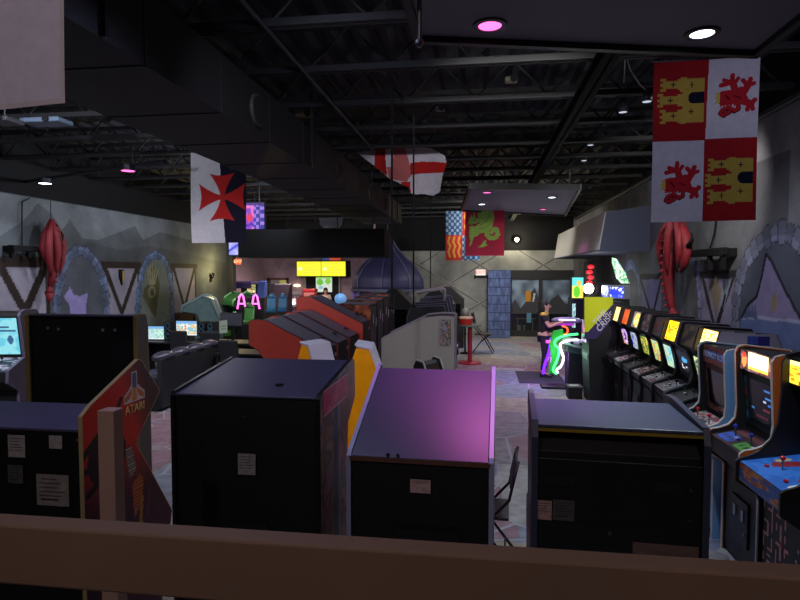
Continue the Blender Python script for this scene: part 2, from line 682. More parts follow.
def mural_back(U, V):
    X, Z = -4.0 + U * 7.4, V * ZC
    c = paint(len(X), (126, 127, 122))
    c *= (.82 + .36 * vnoise(X, Z, 1.5, 8))[:, None]
    # big diagonal blocks
    for k in range(-4, 6):
        for sgn in (1, -1):
            d = np.abs((X * .62 + sgn * (Z - 1.2)) - k * 1.45)
            c[d < .03] = (92, 92, 90)
            c[(d > .03) & (d < .055)] = (146, 146, 142)
    c[Z > 3.2] = (15, 15, 18)
    return c


struct(art('wall_back', (-4.0, YB, 0), (7.4, 0, 0), (0, 0, ZC), 420, 260, mural_back, MUR, thick=.15, soft=True))


def snack_paint(U, V):
    c = paint(len(U), (146, 124, 132))
    c *= (.85 + .3 * vnoise(U, V, 9, 3))[:, None]
    X, Z = -9.3 + U * 5.3, V * ZC
    for a in (-8.6, -6.2, -4.6):
        c[inpoly(X, Z, [(a - .3, 3.0), (a + .3, 3.0), (a, 2.45)])] *= .88
    c[Z > 3.3] = (16, 16, 18)
    return c


struct(art('wall_snack_bar', (-9.3, 24.0, 0), (5.3, 0, 0), (0, 0, ZC), 120, 90, snack_paint, MUR, thick=.15))
struct(MB().box(-9.4, -9.3, 18.7, 24.0, 0, ZC).build('wall_snack_side', M('pink_wall', (158, 132, 138), .8, noise=.2, nscale=2)))
struct(MB().box(-4.1, -4.0, 22.0, 24.0, 0, ZC).build('wall_snack_return', M('pink_wall')))
struct(MB().box(-9.4, XL - .15, 18.6, 18.7, 0, ZC).build('wall_snack_front', BLKM))
struct(MB().box(-8.62, -8.3, 18.6, 18.9, 0, ZC).build('trim_corner_column', M('column_dark', (30, 28, 32), .6), bevel=.01))
struct(MB().box(-8.6, XR + .1, -2.7, -2.6, 0, ZC).build('wall_front', M('lobby_wall', (70, 68, 74), .8)))

# blue painted stone pier beside the glazed doors
def pier_paint(U, V):
    c = paint(len(U), (84, 98, 138)) * (.8 + .4 * vnoise(U, V, 14, 4))[:, None]
    for k in range(9):
        c[np.abs(V - k / 8) < .006] = (58, 68, 100)
        z = (V > k / 8) & (V < (k + 1) / 8)
        for j in (0, .5, 1):
            c[z & (np.abs(U - j - (.25 if k % 2 else 0)) < .012)] = (58, 68, 100)
    return c


pier = MB().box(.30, 1.10, 21.2, 22.0, 0, 2.47).build('pillar_blue_stone', M('pier_blue', (80, 92, 130), .8, noise=.25, nscale=4))
struct(pier)
struct(art('trim_pier_face', (.30, 21.195, 0), (.80, 0, 0), (0, 0, 2.47), 60, 200, pier_paint, MUR, thick=.004, soft=True))

# glazed double doors with the painted hills behind them
def door_view(U, V):
    c = paint(len(U), (50, 55, 64))
    sky = V > .42
    c[sky] = (116, 132, 148)
    c[sky] *= (.7 + .6 * vnoise(U, V, 9, 12))[sky][:, None]
    hill = np.interp(U, [0, .06, .16, .24, .33, .4, .5, .6, .68, .8, .9, 1], [.55, .66, .5, .6, .78, .86, .6, .52, .66, .74, .6, .55])
    c[V < hill] = (66, 66, 68)
    c[V < .40] = (22, 23, 27)
    c[inrect(U, V, .08, .42, .30, .33) | inrect(U, V, .1, .12, .05, .3) | inrect(U, V, .36, .38, .05, .3)] = (54, 56, 60)
    c[inrect(U, V, .24, .33, .62, .8)] = (190, 130, 44)
    c[inpoly(U, V, [(.36, .62), (.39, .62), (.41, .76), (.385, .76)])] = (190, 196, 196)
    c[inrect(U, V, .1, .17, .08, .2)] = (70, 72, 74)
    c[inrect(U, V, .2, .24, .1, .2)] = (60, 62, 64)
    c[inrect(U, V, .27, .34, .24, .42)] = (86, 130, 150)
    return c


d1 = MB()
d1.box(1.10, 3.40, 21.84, 21.95, 2.12, 2.47)
d1.box(1.10, 1.17, 21.80, 21.95, 0, 2.12).box(2.16, 2.28, 21.80, 21.95, 0, 2.12).box(3.3, 3.4, 21.80, 21.95, 0, 2.12)
dr = d1.build('door_1', BLK2)
struct(dr)
struct(MB().box(1.17, 3.3, 21.84, 21.9, 0, .22).build('door_rail', BLK2, dr))
art('door_glass', (1.17, 21.9, .0), (2.13, 0, 0), (0, 0, 2.12), 90, 70, door_view, MART('glazed_view', .18), dr, thick=.02)
MB().cyl((2.10, 21.78, .95), (2.10, 21.78, 1.35), .015).cyl((2.34, 21.78, .95), (2.34, 21.78, 1.35), .015).build('door_pull', STEEL, dr)

# bulkhead box hung over the middle of the room, soffit on the right wall
struct(MB().box(-5.66, -2.16, 13.0, 13.9, 2.745, 3.39).build('soffit_hanging_bulkhead', M('bulkhead_black', (9, 9, 10), .85, spec=.2), bevel=.01))
hr = MB()
for x in (-5.3, -3.9, -2.5):
    hr.cyl((x, 13.45, 3.38), (x, 13.45, 5.0), .012)
struct(hr.build('trim_bulkhead_rod', DSTEEL))
sof = MB()
sof.prism_y([(2.40, 2.85), (XR, 2.85), (XR, 3.75), (2.52, 3.62)], 12.3, 19.4)
struct(sof.build('soffit_right', M('soffit_grey', (158, 155, 150), .7, noise=.1, nscale=1.5)))
struct(MB().prism_y([(2.37, 2.82), (XR, 2.82), (XR, 2.85), (2.37, 2.85)], 12.28, 19.4).build('trim_soffit_edge', M('soffit_blue', (52, 56, 80), .7)))
struct(MB().prism_y([(2.42, 2.85), (XR, 2.85), (XR, 3.75), (2.54, 3.62)], 12.28, 12.3).build('trim_soffit_end', M('soffit_blue')))

# roof joists: chords and zigzag webs
def joist():
    b = MB()
    for z in (4.86, 4.42):
        b.box(-11.5, XR, -.05, -.012, z, z + .06).box(-11.5, XR, .012, .05, z, z + .06)
    x = -11.4
    k = 0
    while x < XR - .4:
        z0, z1 = (4.46, 4.88) if k % 2 else (4.88, 4.46)
        b.cyl((x, 0, z0), (x + .42, 0, z1), .014, n=6)
        x += .42
        k += 1
    return b


j0 = struct(joist().build('beam_joist', STRU, loc=(0, 3.5, 0)))
for y in (4.7, 5.8, 7.0, 8.2, 9.4, 10.6, 11.8, 13.0, 14.2, 15.5, 17.0, 18.5, 20.0, 21.4):
    j = j0.copy()
    COL.objects.link(j)
    j.location.y = y
for x, z, w, h in ((1.12, 4.34, .14, .08),):
    b = MB()
    b.box(x - w / 2, x + w / 2, -2.5, 21.9, z - h, z - h + .02).box(x - w / 2, x + w / 2, -2.5, 21.9, z + h - .02, z + h).box(x - .01, x + .01, -2.5, 21.9, z - h, z + h)
    struct(b.build('beam_girder', M('girder_black', (5, 5, 7), .8, spec=.2)))
# black wall band over the snack bar side
struct(MB().box(-9.3, -4.0, 23.3, 24.0, 3.05, 5.0).build('soffit_snack_bar', BLKM))

# conduits and cables on the ceiling
tag(MB().cyl((3.368, 3.0, 4.28), (3.368, 21.5, 4.28), .03).build('pipe', M('conduit_grey', (34, 35, 40), .5)), 'pale conduit pipe running along the top of the right wall', 'pipe')
tag(MB().cyl((-3.4, 1.0, 4.40), (-3.4, 12.5, 4.40), .02).build('pipe', M('conduit_grey')), 'thin grey conduit pipe above the left side of the big duct', 'pipe')
tag(MB().cyl((-1.75, 1.0, 4.40), (-1.75, 9.6, 4.40), .02).build('pipe', M('conduit_grey')), 'thin grey conduit pipe along the aisle side of the big duct', 'pipe')

# ---- the big rectangular duct
duct = thing('air_duct', 'long black rectangular air duct hanging under the ceiling', 'duct', (-2.6, 8.5, 3.7))
MB().box(-.5, .5, -6.2, 7.0, 0, .48).build('body', M('duct_paint', (22, 22, 23), .65, noise=.15, nscale=1.2), duct)
for k in range(13):
    y = -6.15 + k * 1.09
    b = MB()
    b.box(-.507, .507, y, y + .03, -.007, .0).box(-.507, .507, y, y + .03, .48, .487).box(.5, .507, y, y + .03, -.007, .487).box(-.507, -.5, y, y + .03, -.007, .487)
    b.build('flange', M('duct_flange', (24, 24, 27), .6), duct)
for px, py in ((256, 118), (338, 172), (370, 195), (385, 204)):
    p = at(px, py, X=-2.1)
    c = Vector((.5, p.y - 8.5, .22))
    MB().cyl(c + Vector((-.05, 0, 0)), c + Vector((.03, 0, 0)), .15, n=20).build('outlet_collar', M('duct_collar', (70, 64, 56), .5), duct)
    MB().cyl(c + Vector((-.02, 0, 0)), c + Vector((.034, 0, 0)), .135, n=20).build('outlet_opening', BLKM, duct)
for y in (-5.5, -1.5, 2.5, 6.0):
    for x in (-.53, .53):
        MB().box(x - .012, x + .012, y, y + .03, 0, 1.3).build('hanger_strap', DSTEEL, duct)

# ---- ceiling panels ("clouds") with their downlights
PANEL = M('ceiling_panel_grey', (120, 120, 130), .75, noise=.12, nscale=1.5)
def panel(pts, z, lab):
    b = MB().prism_z(pts, z, z + .05)
    o = b.build('ceiling_panel', PANEL)
    tag(o, lab, 'ceiling panel')
    n = len(pts)
    e = MB()
    for i in range(n):
        p, q = Vector((*pts[i], 0)), Vector((*pts[(i + 1) % n], 0))
        e.obox(((p.x + q.x) / 2, (p.y + q.y) / 2, z + .015), ((q - p).length + .05, .05, .11), (0, 0, math.atan2(q.y - p.y, q.x - p.x)))
    e.build('edge_channel', M('panel_edge', (28, 28, 32), .5), o)
    for i in range(n):
        c = Vector((sum(p[0] for p in pts) / n, sum(p[1] for p in pts) / n))
        w = Vector(pts[i]) * .85 + c * .15
        MB().cyl((w.x, w.y, z + .04), (w.x, w.y, 5.02), .008, n=6).build('hanger_rod', DSTEEL, o)
    return o


panel([(-.42, .9), (1.86, .9), (1.85, 4.30), (-.40, 3.74)], 3.9, 'large grey ceiling panel with pink and white lights nearest the railing')
panel([(-.19, 10.35), (1.76, 10.74), (2.2, 15.7), (-.44, 14.1)], 3.9, 'far grey ceiling panel with four lights beyond the dragon flag')


def spot(name, loc, energy, col, ang=110, blend=.7, size=.05, rot=(0, 0, 0)):
    l = bpy.data.lights.new(name, 'SPOT')
    l.energy = energy
    l.color = col
    l.spot_size = R(ang)
    l.spot_blend = blend
    l.shadow_soft_size = size
    o = bpy.data.objects.new(name, l)
    COL.objects.link(o)
    o.location = loc
    o.rotation_euler = rot
    return o


def point(name, loc, energy, col, size=.05):
    l = bpy.data.lights.new(name, 'POINT')
    l.energy = energy
    l.color = col
    l.shadow_soft_size = size
    o = bpy.data.objects.new(name, l)
    COL.objects.link(o)
    o.location = loc
    return o


PINK, COOL, WARM, VIO = (1, .2, .82), (.72, .84, 1), (1, .82, .5), (.45, .3, 1)
LP = M('lamp_pink', (255, 170, 200), emit=3.2, ecol=(255, 90, 165))
LW = M('lamp_white', (225, 238, 255), emit=6)
RING = M('lamp_ring', (60, 58, 64), .35, .5)


def downlight(x, y, z, pink, lab, energy, ang=120, g='downlights in the ceiling panels', r=.072):
    t = thing('recessed_light', lab, 'light', (x, y, z), 0, g)
    MB().lathe([(r, -.012), (r + .03, -.012), (r + .034, 0), (r, 0)], n=24, caps=False).build('trim_ring', RING, t)
    MB().lathe([(.001, -.011), (r * .96, -.009), (r * .98, -.001), (.001, 0)], n=24).build('lens', LP if pink else LW, t)
    if energy:
        spot('downlight_lamp', (x, y, z - .03), energy, PINK if pink else COOL, ang, 1.0, .06)


E_P, E_W = 110, 190
downlight(.05, 3.62, 3.9, True, 'pink downlight in the near ceiling panel', 230, 50)
downlight(1.37, 3.92, 3.9, False, 'cool white downlight in the near ceiling panel above the quartered flag', E_W)
downlight(.12, 11.05, 3.9, True, 'pink downlight over the dragon flag, left end of the far ceiling panel', E_P)
downlight(1.42, 11.95, 3.9, False, 'white downlight on the right of the far ceiling panel', E_W)
downlight(1.48, 14.2, 3.9, True, 'pink downlight on the right of the far ceiling panel', E_P)
downlight(.03, 12.95, 3.9, False, 'white downlight just above the dragon flag', E_W)
# ================================================================ ARCADE CABINETS
# local frame: back at y = 0, front faces -y, outlines are (depth, height)
def yz(p):
    return [(-d, z) for d, z in p]


def blotch(cols, s=6, seed=1, sx=1.0):
    cols = np.array(cols, float)

    def fn(U, V):
        a = vnoise(U * sx, V, s, seed) * .6 + vnoise(U * sx, V, s * 2.3, seed + 50) * .4
        a = ((a - .25) / .5).clip(0, .999) * (len(cols) - 1)
        i = a.astype(int)
        f = ((a - i)[:, None] * 3 - 1).clip(0, 1)
        return cols[i] * (1 - f) + cols[np.minimum(i + 1, len(cols) - 1)] * f
    return fn


def solid(c):
    return lambda U, V: paint(len(U), c)


def frontart(name, w, bot, top, nx, ny, fn, mat, parent, off=.002, th=.0, x=0.0):
    """print on a front facing slab between two (depth, height) points"""
    (d0, z0), (d1, z1) = bot, top
    dy, dz = -(d1 - d0), z1 - z0
    n = Vector((0, -dz, dy)).normalized() * off
    return art(name, (x - w / 2 + n.x, -d0 + n.y, z0 + n.z), (w, 0, 0), (0, dy, dz), nx, ny, fn, mat, parent, thick=th)


def sideart(name, w, sgn, S, res, fn, mat, parent):
    """print over a whole side panel; fn gets depth and height"""
    ds, zs = [p[0] for p in S], [p[1] for p in S]
    d0, d1, z0, z1 = min(ds), max(ds), min(zs), max(zs)
    nx, ny = max(2, int((d1 - d0) / res)), max(2, int((z1 - z0) / res))

    def g(U, V):
        D = d0 + U * (d1 - d0) if sgn < 0 else d1 - U * (d1 - d0)
        return fn(D, z0 + V * (z1 - z0))
    x = sgn * (w / 2 + .0015)
    p0, pu = ((x, -d0, z0), (0, -(d1 - d0), 0)) if sgn < 0 else ((x, -d1, z0), (0, d1 - d0, 0))
    o = art(name, p0, pu, (0, 0, z1 - z0), nx, ny, g, mat, parent)
    import bmesh
    bm = bmesh.new()
    bm.from_mesh(o.data)
    cs = np.array([f.calc_center_median() for f in bm.faces])
    keep = inpoly(-cs[:, 1], cs[:, 2], S)
    bm.faces.ensure_lookup_table()
    bmesh.ops.delete(bm, geom=[bm.faces[i] for i in np.nonzero(~keep)[0]], context='FACES')
    bm.to_mesh(o.data)
    bm.free()
    return o


def shell(t, w, S, body, side=BLK, bodym=BLK2, edge=TAN, th=.02, rib=.022):
    for sg in (-1, 1):
        x0, x1 = (w / 2 - th, w / 2) if sg > 0 else (-w / 2, -w / 2 + th)
        o = MB().prism_x(yz(S), x0, x1).build('side_panel', side, t)
        if edge:
            MB().ribbon(yz(S), x0 - .001, x1 + .001, .005).build('edge_strip', edge, o)
    MB().prism_x(yz(body), -w / 2 + th, w / 2 - th).build('body', bodym, t, bevel=.003)


def stick(t, x, d, z, ball=RBTN, h=.07):
    o = MB().cyl((x, -d, z), (x, -d, z + h), .006).build('joystick', STEEL, t)
    MB().ball((x, -d, z + h + .012), .018).build('joystick_ball', ball, o)


def button(t, x, d, z, m):
    MB().cyl((x, -d, z - .002), (x, -d, z + .01), .015, n=14).build('button', m, t)


def coin_door(t, d, z, w=.3, h=.36, m=None):
    y = -d
    o = MB().box(-w / 2, w / 2, y - .012, y, z, z + h).build('coin_door', m or DSTEEL, t, bevel=.004)
    for x in (-.07, .07):
        MB().box(x - .022, x + .022, y - .02, y - .012, z + h * .55, z + h * .8).build('coin_slot', STEEL, o)
    MB().cyl((.11, y - .012, z + h * .3), (.11, y - .02, z + h * .3), .012).build('lock', STEEL, o)


S_CL = [(0, 0), (0, 1.55), (.12, 1.74), (.48, 1.78), (.53, 1.765), (.555, 1.72), (.545, 1.5), (.53, 1.25), (.54, 1.15), (.59, 1.09), (.66, 1.06), (.73, 1.045), (.76, 1.02), (.76, .87), (.74, .84), (.64, .775), (.62, .75), (.62, 0)]
B_CL = [(.01, .03), (.01, 1.54), (.13, 1.73), (.50, 1.755), (.50, 1.575), (.485, 1.56), (.44, 1.10), (.47, 1.06), (.735, 1.0), (.735, .87), (.60, .77), (.60, .03)]
S_MD = [(0, 0), (0, 1.7), (.06, 1.85), (.54, 1.88), (.58, 1.87), (.64, 1.62), (.62, 1.585), (.53, 1.54), (.475, 1.42), (.45, 1.22), (.48, 1.12), (.7, 1.03), (.75, 1.0), (.75, .92), (.6, .8), (.58, .75), (.58, 0)]
B_MD = [(.01, .03), (.01, 1.69), (.07, 1.83), (.53, 1.86), (.595, 1.60), (.48, 1.515), (.385, 1.13), (.42, 1.075), (.72, .985), (.72, .92), (.56, .78), (.56, .03)]


def upright(label, loc, rz, w, kind='classic', side=BLK, edge=WHTE, bodym=BLK2, mq=None, mqmat=None, bez=None, scr=None, scrmat=None, screc=None,
            cp=None, front=None, sart=None, group=None, name='arcade_cabinet', sticks=((-.14,), (.14,)), btn=None, coin=True, liner=False, scale=None, S=None, B=None, portrait=False):
    t = thing(name, label, 'arcade cabinet', loc, rz, group)
    cl = kind == 'classic'
    btn = btn or (RBTN if cl else BLKM)
    S = S or (S_CL if cl else S_MD)
    B = B or (B_CL if cl else B_MD)
    shell(t, w, S, B, side, bodym, edge)
    wi = w - .045
    if cl:
        m0, m1, b0, b1, c0, c1, f1 = (.507, 1.58), (.507, 1.75), (.447, 1.11), (.488, 1.565), (.735, 1.003), (.47, 1.066), (.735, .875)
        k0, k1 = (.60, .08), (.60, .75)
    else:
        m0, m1, b0, b1, c0, c1, f1 = (.598, 1.61), (.538, 1.855), (.39, 1.14), (.482, 1.512), (.72, .99), (.42, 1.08), (.72, .925)
        k0, k1 = (.56, .08), (.56, .76)
    if mq is not None:
        frontart('marquee', wi, m0, m1, 56, 16, mq, mqmat or PLIT, t, .004, .01)
    if bez is not None:
        frontart('bezel', wi, b0, b1, 44, 36, bez, PLAT, t, .003, .004)
    else:
        frontart('bezel', wi, b0, b1, 2, 2, solid((18, 18, 20)), PLAT, t, .003, .004)
    sw, f0, f1_ = (.62, .12, .92) if portrait else (.80, .16, .9)
    q0 = (b0[0] + (b1[0] - b0[0]) * f0, b0[1] + (b1[1] - b0[1]) * f0)
    q1 = (b0[0] + (b1[0] - b0[0]) * f1_, b0[1] + (b1[1] - b0[1]) * f1_)
    if scr is not None:
        frontart('screen', wi * sw, q0, q1, 40, 40, scr, scrmat or PSCR, t, .007, .003)
    else:
        dz, dy = q1[1] - q0[1], q1[0] - q0[0]
        MB().prism_x(yz([(q0[0] + .005, q0[1]), (q1[0] + .005, q1[1]), (q1[0] + .009, q1[1] - .001), (q0[0] + .009, q0[1] - .001)]), -wi * sw / 2, wi * sw / 2).build('screen', GLASS, t)
    frontart('control_panel', wi, c0, c1, 44, 26, cp or blotch([(20, 20, 22), (46, 44, 50), (30, 30, 34)], 5, 3), PLAT, t, .003, .004)
    zc = (c0[1] + c1[1]) / 2 + .004
    dc = (c0[0] + c1[0]) / 2
    for (x,) in sticks:
        stick(t, x, dc, zc, btn)
        for k in range(2):
            button(t, x + .07 + .04 * k, dc + .02, zc - .003, btn if k else WHT)
    if front is not None:
        frontart('front_panel', wi, k0, k1, 40, 44, front, PLAT, t, .003, .004)
    if coin:
        coin_door(t, k0[0] + .007, .2)
    if sart is not None:
        for sg, fn in sart:
            sideart('side_art', w, sg, S, .012, fn, PLAT, t)
    if liner:
        cz = [(.30 + (d - .30) * .975, .9 + (z - .9) * .988) for d, z in S]
        for x in (-w / 2 + .0205, w / 2 - .0245):
            MB().prism_x(yz(cz), x, x + .004).build('inner_liner', BLKM, t)
    if scale:
        t.scale = scale
    return t


# ---------------------------------------------------------------- right hand row along the wall
BK = M('cabinet_black', (20, 20, 23), .4, noise=.2, nscale=6)
LBLUE = M('cabinet_light_blue', (112, 158, 205), .4)
ORNG = M('cabinet_orange', (190, 96, 42), .4)
GR_ = 'upright arcade cabinets along the right wall'
RW = -PI / 2
MSC = (1, 1, .965)


def mq_mario(U, V):
    c = blotch([(26, 20, 28), (84, 50, 44), (110, 92, 100)], 7, 21)(U, V)
    m = inrect(U, V, .24, .78, .12, .92)
    c[m] = (255, 236, 170)
    c[m & (V < .26)] = (255, 170, 60)
    for x in (.11, .89):
        c[incirc(U, V, x, .45, .07, .3)] = (226, 120, 60)
        c[incirc(U, V, x, .75, .05, .14)] = (200, 50, 40)
    return c


def bez_pipes(U, V):
    c = blotch([(22, 24, 30), (30, 48, 46), (34, 34, 40)], 6, 23)(U, V)
    for x, y, col in ((.06, .85, (52, 98, 92)), (.07, .62, (150, 58, 44)), (.08, .4, (52, 120, 56)), (.07, .2, (60, 120, 150)), (.94, .5, (60, 80, 130)), (.93, .25, (150, 66, 60))):
        c[incirc(U, V, x, y, .05, .09)] = col
    c[(V > .9) & (U > .2) & (U < .85)] = (60, 92, 66)
    return c


def scr_game(U, V):
    c = paint(len(U), (8, 10, 18))
    for x, y, w, col in ((.72, .82, .2, (70, 130, 220)), (.76, .64, .2, (80, 140, 230)), (.62, .55, .1, (200, 220, 255)), (.8, .5, .16, (70, 120, 220)), (.66, .36, .24, (120, 40, 60)), (.2, .3, .12, (60, 130, 190)), (.5, .16, .4, (90, 34, 44))):
        c[inrect(U, V, x - w / 2, x + w / 2, y - .025, y + .025)] = col
    return c


def cp_bluegreen(U, V):
    c = blotch([(30, 30, 36), (70, 40, 44), (36, 34, 40)], 8, 26)(U, V)
    c[inpoly(U, V, [(.06, .1), (.44, .1), (.42, .55), (.08, .6)])] = (50, 88, 190)
    c[inpoly(U, V, [(.56, .1), (.96, .1), (.94, .5), (.58, .5)])] = (82, 160, 60)
    c[inrect(U, V, .1, .9, .7, .9)] = (110, 60, 62)
    for x in (.16, .26, .36, .66, .78):
        c[incirc(U, V, x, .32, .03, .09)] = (18, 22, 40)
    return c


def maze(U, V):
    c = paint(len(U), (14, 12, 15))
    pk = (216, 160, 154)
    r = np.random.default_rng(5)
    for i in range(6):
        for j in range(13):
            x, y = .05 + i * .095, .05 + j * .073
            if r.random() < .28:
                continue
            if r.random() < .5:
                c[inseg(U, V, (x, y), (x + .06 + .03 * r.random(), y), .013)] = pk
            else:
                c[inseg(U, V, (x, y), (x, y + .06), .015)] = pk
    for x, y, q in ((.44, .66, (196, 30, 44)), (.3, .36, (196, 60, 60)), (.4, .12, (90, 170, 150))):
        c[incirc(U, V, x, y, .03)] = q
    for x, y in ((.76, .62), (.76, .56), (.82, .6), (.88, .54), (.82, .5), (.88, .48), (.7, .4), (.8, .74), (.66, .2)):
        c[incirc(U, V, x, y, .018)] = (196, 200, 200)
    c[inrect(U, V, .6, .66, .3, .8)] = (28, 26, 30)
    return c


def cp_blue(U, V):
    c = paint(len(U), (44, 110, 200))
    c[blotch([(0, 0, 0), (255, 255, 255)], 7, 31)(U, V)[:, 0] > 150] = (58, 128, 220)
    c[inpoly(U, V, [(.16, .35), (.3, .3), (.36, .6), (.46, .75), (.3, .8), (.2, .66)])] = (150, 40, 50)
    c[incirc(U, V, .12, .55, .05, .12)] = (220, 190, 120)
    c[incirc(U, V, .28, .86, .05, .09)] = (208, 170, 90)
    c[incirc(U, V, .46, .8, .05, .1)] = (120, 140, 80)
    c[incirc(U, V, .9, .24, .05, .12)] = (225, 225, 235)
    c[incirc(U, V, .78, .42, .04, .1)] = (170, 60, 60)
    return c


S_R1 = [(0, 0), (0, 1.6), (.1, 1.79), (.44, 1.82), (.52, 1.8), (.55, 1.74), (.55, 1.5), (.565, 1.3), (.61, 1.17), (.69, 1.08), (.76, 1.04), (.82, 1.02), (.85, 1.0), (.85, .86), (.7, .76), (.68, .7), (.68, 0)]
B_R1 = [(.01, .03), (.01, 1.59), (.11, 1.77), (.50, 1.785), (.50, 1.585), (.40, 1.545), (.31, 1.11), (.36, 1.075), (.825, 1.0), (.825, .86), (.66, .75), (.66, .03)]
r1 = thing('arcade_cabinet', 'black upright arcade cabinet with blue control panel and pink maze front, nearest on the right', 'arcade cabinet', (2.74, 4.20, 0), RW, GR_)
shell(r1, .66, S_R1, B_R1, BK, BLK2, M('black_edge', (24, 24, 26), .4))
frontart('marquee', .61, (.505, 1.60), (.505, 1.765), 50, 16, lambda U, V: np.where((V > .84)[:, None], (255, 250, 170), np.where(((V < .2) & (U > .2) & (U < .5))[:, None], (220, 60, 30), blotch([(240, 200, 40), (255, 220, 60), (235, 130, 30)], 6, 33)(U, V))), PLIT, r1, .004, .01)
frontart('bezel', .61, (.315, 1.12), (.398, 1.54), 2, 2, solid((30, 24, 26)), PLAT, r1, .003, .004)
MB().prism_x(yz([(.33, 1.18), (.40, 1.51), (.406, 1.509), (.336, 1.179)]), -.25, .25).build('screen', GLASS, r1)
frontart('control_panel', .615, (.825, 1.003), (.36, 1.08), 50, 34, cp_blue, PLAT, r1, .003, .004)
frontart('panel_front', .615, (.825, .865), (.825, 1.0), 40, 10, blotch([(150, 70, 50), (190, 120, 60), (60, 100, 160), (44, 80, 150)], 5, 35), PLAT, r1, .003, .004)
frontart('front_panel', .615, (.66, .08), (.66, .74), 80, 86, maze, PLAT, r1, .003, .004)
stick(r1, -.05, .66, 1.035)
for x, d in ((-.14, .72), (.16, .74), (.22, .66)):
    button(r1, x, d, 1.026, RBTN)

upright('orange-sided upright arcade cabinet with glowing marquee and blue and green control panel', (2.72, 4.945, 0), RW, .65, side=ORNG, edge=WHTE,
        bodym=BK, mq=mq_mario, mqmat=PHOT, bez=bez_pipes, scr=scr_game, scrmat=MART('dim_screen', .15, emit=.8), cp=cp_bluegreen, front=solid((24, 25, 32)), group=GR_, liner=True, btn=M('blue_button', (40, 60, 180), .3))


def mq_dk(U, V):
    c = blotch([(120, 60, 56), (150, 90, 80), (86, 50, 56)], 5, 41)(U, V)
    c[inrect(U, V, .14, .54, .3, .72) | inrect(U, V, .58, .92, .34, .76)] = (66, 104, 190)
    return c


def bez_dk(U, V):
    c = blotch([(112, 70, 62), (136, 84, 74), (92, 56, 54)], 6, 43)(U, V)
    c[inpoly(U, V, [(.12, .14), (.88, .14), (.9, .88), (.1, .88)])] = (14, 14, 18)
    return c


dk = upright('light blue upright arcade cabinet with white edging beside the orange-sided one', (2.70, 5.73, 0), RW, .63, side=LBLUE, edge=WHTE, bodym=BK,
             mq=mq_dk, mqmat=PLAT, bez=bez_dk, cp=blotch([(60, 90, 130), (150, 60, 50), (180, 180, 180), (40, 44, 60)], 6, 45), front=lambda U, V: np.where(inrect(U, V, .25, .85, .3, .9)[:, None], (34, 38, 50), paint(len(U), (112, 158, 205))), coin=False, group=GR_, liner=True, scale=(1, 1, .965))
text('DONKEY KONG', dk, M('marquee_letter', (196, 210, 240), .5), .075, (.0, -.514, 1.665), (1, 0, 0), (0, 0, 1))
text('KONG', dk, M('bezel_letter', (196, 150, 130), .5), .05, (.06, -.462, 1.16), (1, 0, 0), (0, -.09, .99))

def side_grey(D, Z):
    c = paint(len(D), (146, 142, 160))
    c *= (.92 + .16 * vnoise(D, Z, 4, 52))[:, None]
    for x0, x1, col in ((.23, .33, (60, 84, 170)), (.12, .225, (46, 38, 124))):
        m = inrect(D, Z, x0, x1, 1.73, 1.835)
        c[m] = col
        c[m & (((D * 70).astype(int) % 3 == 0) & ((Z * 55).astype(int) % 2 == 0))] = (24, 24, 66)
    return c


upright('upright cabinet with blue blocks on its grey side behind the light blue cabinet', (2.94, 6.345, 0), RW, .54, 'modern', BK, BLK2, BLK2,
        mq=blotch([(255, 180, 20), (255, 235, 90), (255, 250, 200), (250, 150, 10), (255, 240, 150)], 7, 51, 2), mqmat=MART('marquee_yellow', .4, emit=2.6), group=GR_, sart=((1, side_grey),), btn=BLKM, scale=MSC)
upright('black upright cabinet with a dark unlit marquee between two yellow marquees', (2.94, 6.91, 0), RW, .54, 'modern', BK, M('dim_silver_edge', (84, 84, 96), .4), BLK2,
        mq=blotch([(58, 54, 58), (110, 92, 70), (70, 62, 62)], 2, 53), mqmat=PLAT, portrait=True, scr=blotch([(60, 90, 60), (170, 200, 140), (220, 230, 170), (80, 120, 90)], 5, 55), group=GR_, scale=MSC)


def scr_ship(U, V):
    c = paint(len(U), (20, 20, 26))
    c[inpoly(U, V, [(.35, .62), (.5, .8), (.62, .72), (.86, .7), (.8, .52), (.45, .5)])] = (70, 160, 210)
    c[inrect(U, V, .28, .36, .2, .42) | inrect(U, V, .36, .5, .2, .26)] = (220, 220, 225)
    c[inrect(U, V, .6, .72, .28, .36)] = (200, 205, 215)
    return c


upright('black upright cabinet with bright golden marquee and a nearly black screen', (2.94, 7.475, 0), RW, .54, 'modern', BK, M('dim_silver_edge', (84, 84, 96), .4), BLK2,
        mq=blotch([(250, 150, 10), (255, 200, 20), (255, 230, 60), (200, 90, 10)], 9, 57), mqmat=MART('marquee_gold', .4, emit=2.2), scr=scr_ship, bez=blotch([(50, 48, 58), (84, 80, 92), (60, 50, 56)], 4, 58), cp=blotch([(80, 50, 44), (150, 146, 150), (60, 58, 66), (190, 186, 190)], 8, 59), group=GR_, scale=MSC)
upright('black upright cabinet with grey unlit marquee and a pale cyan screen', (2.94, 8.03, 0), RW, .54, 'modern', BK, BLK2, BLK2,
        mq=blotch([(70, 66, 82), (104, 100, 116), (130, 70, 50), (84, 80, 98)], 4, 61), mqmat=PLAT, portrait=True, scr=blotch([(130, 215, 215), (180, 225, 200), (205, 220, 170), (120, 200, 225)], 3, 62), scrmat=MART('screen_bright', .2, emit=1.1), cp=blotch([(84, 82, 90), (190, 186, 190), (50, 48, 54), (120, 50, 44)], 8, 63), group=GR_, scale=MSC)
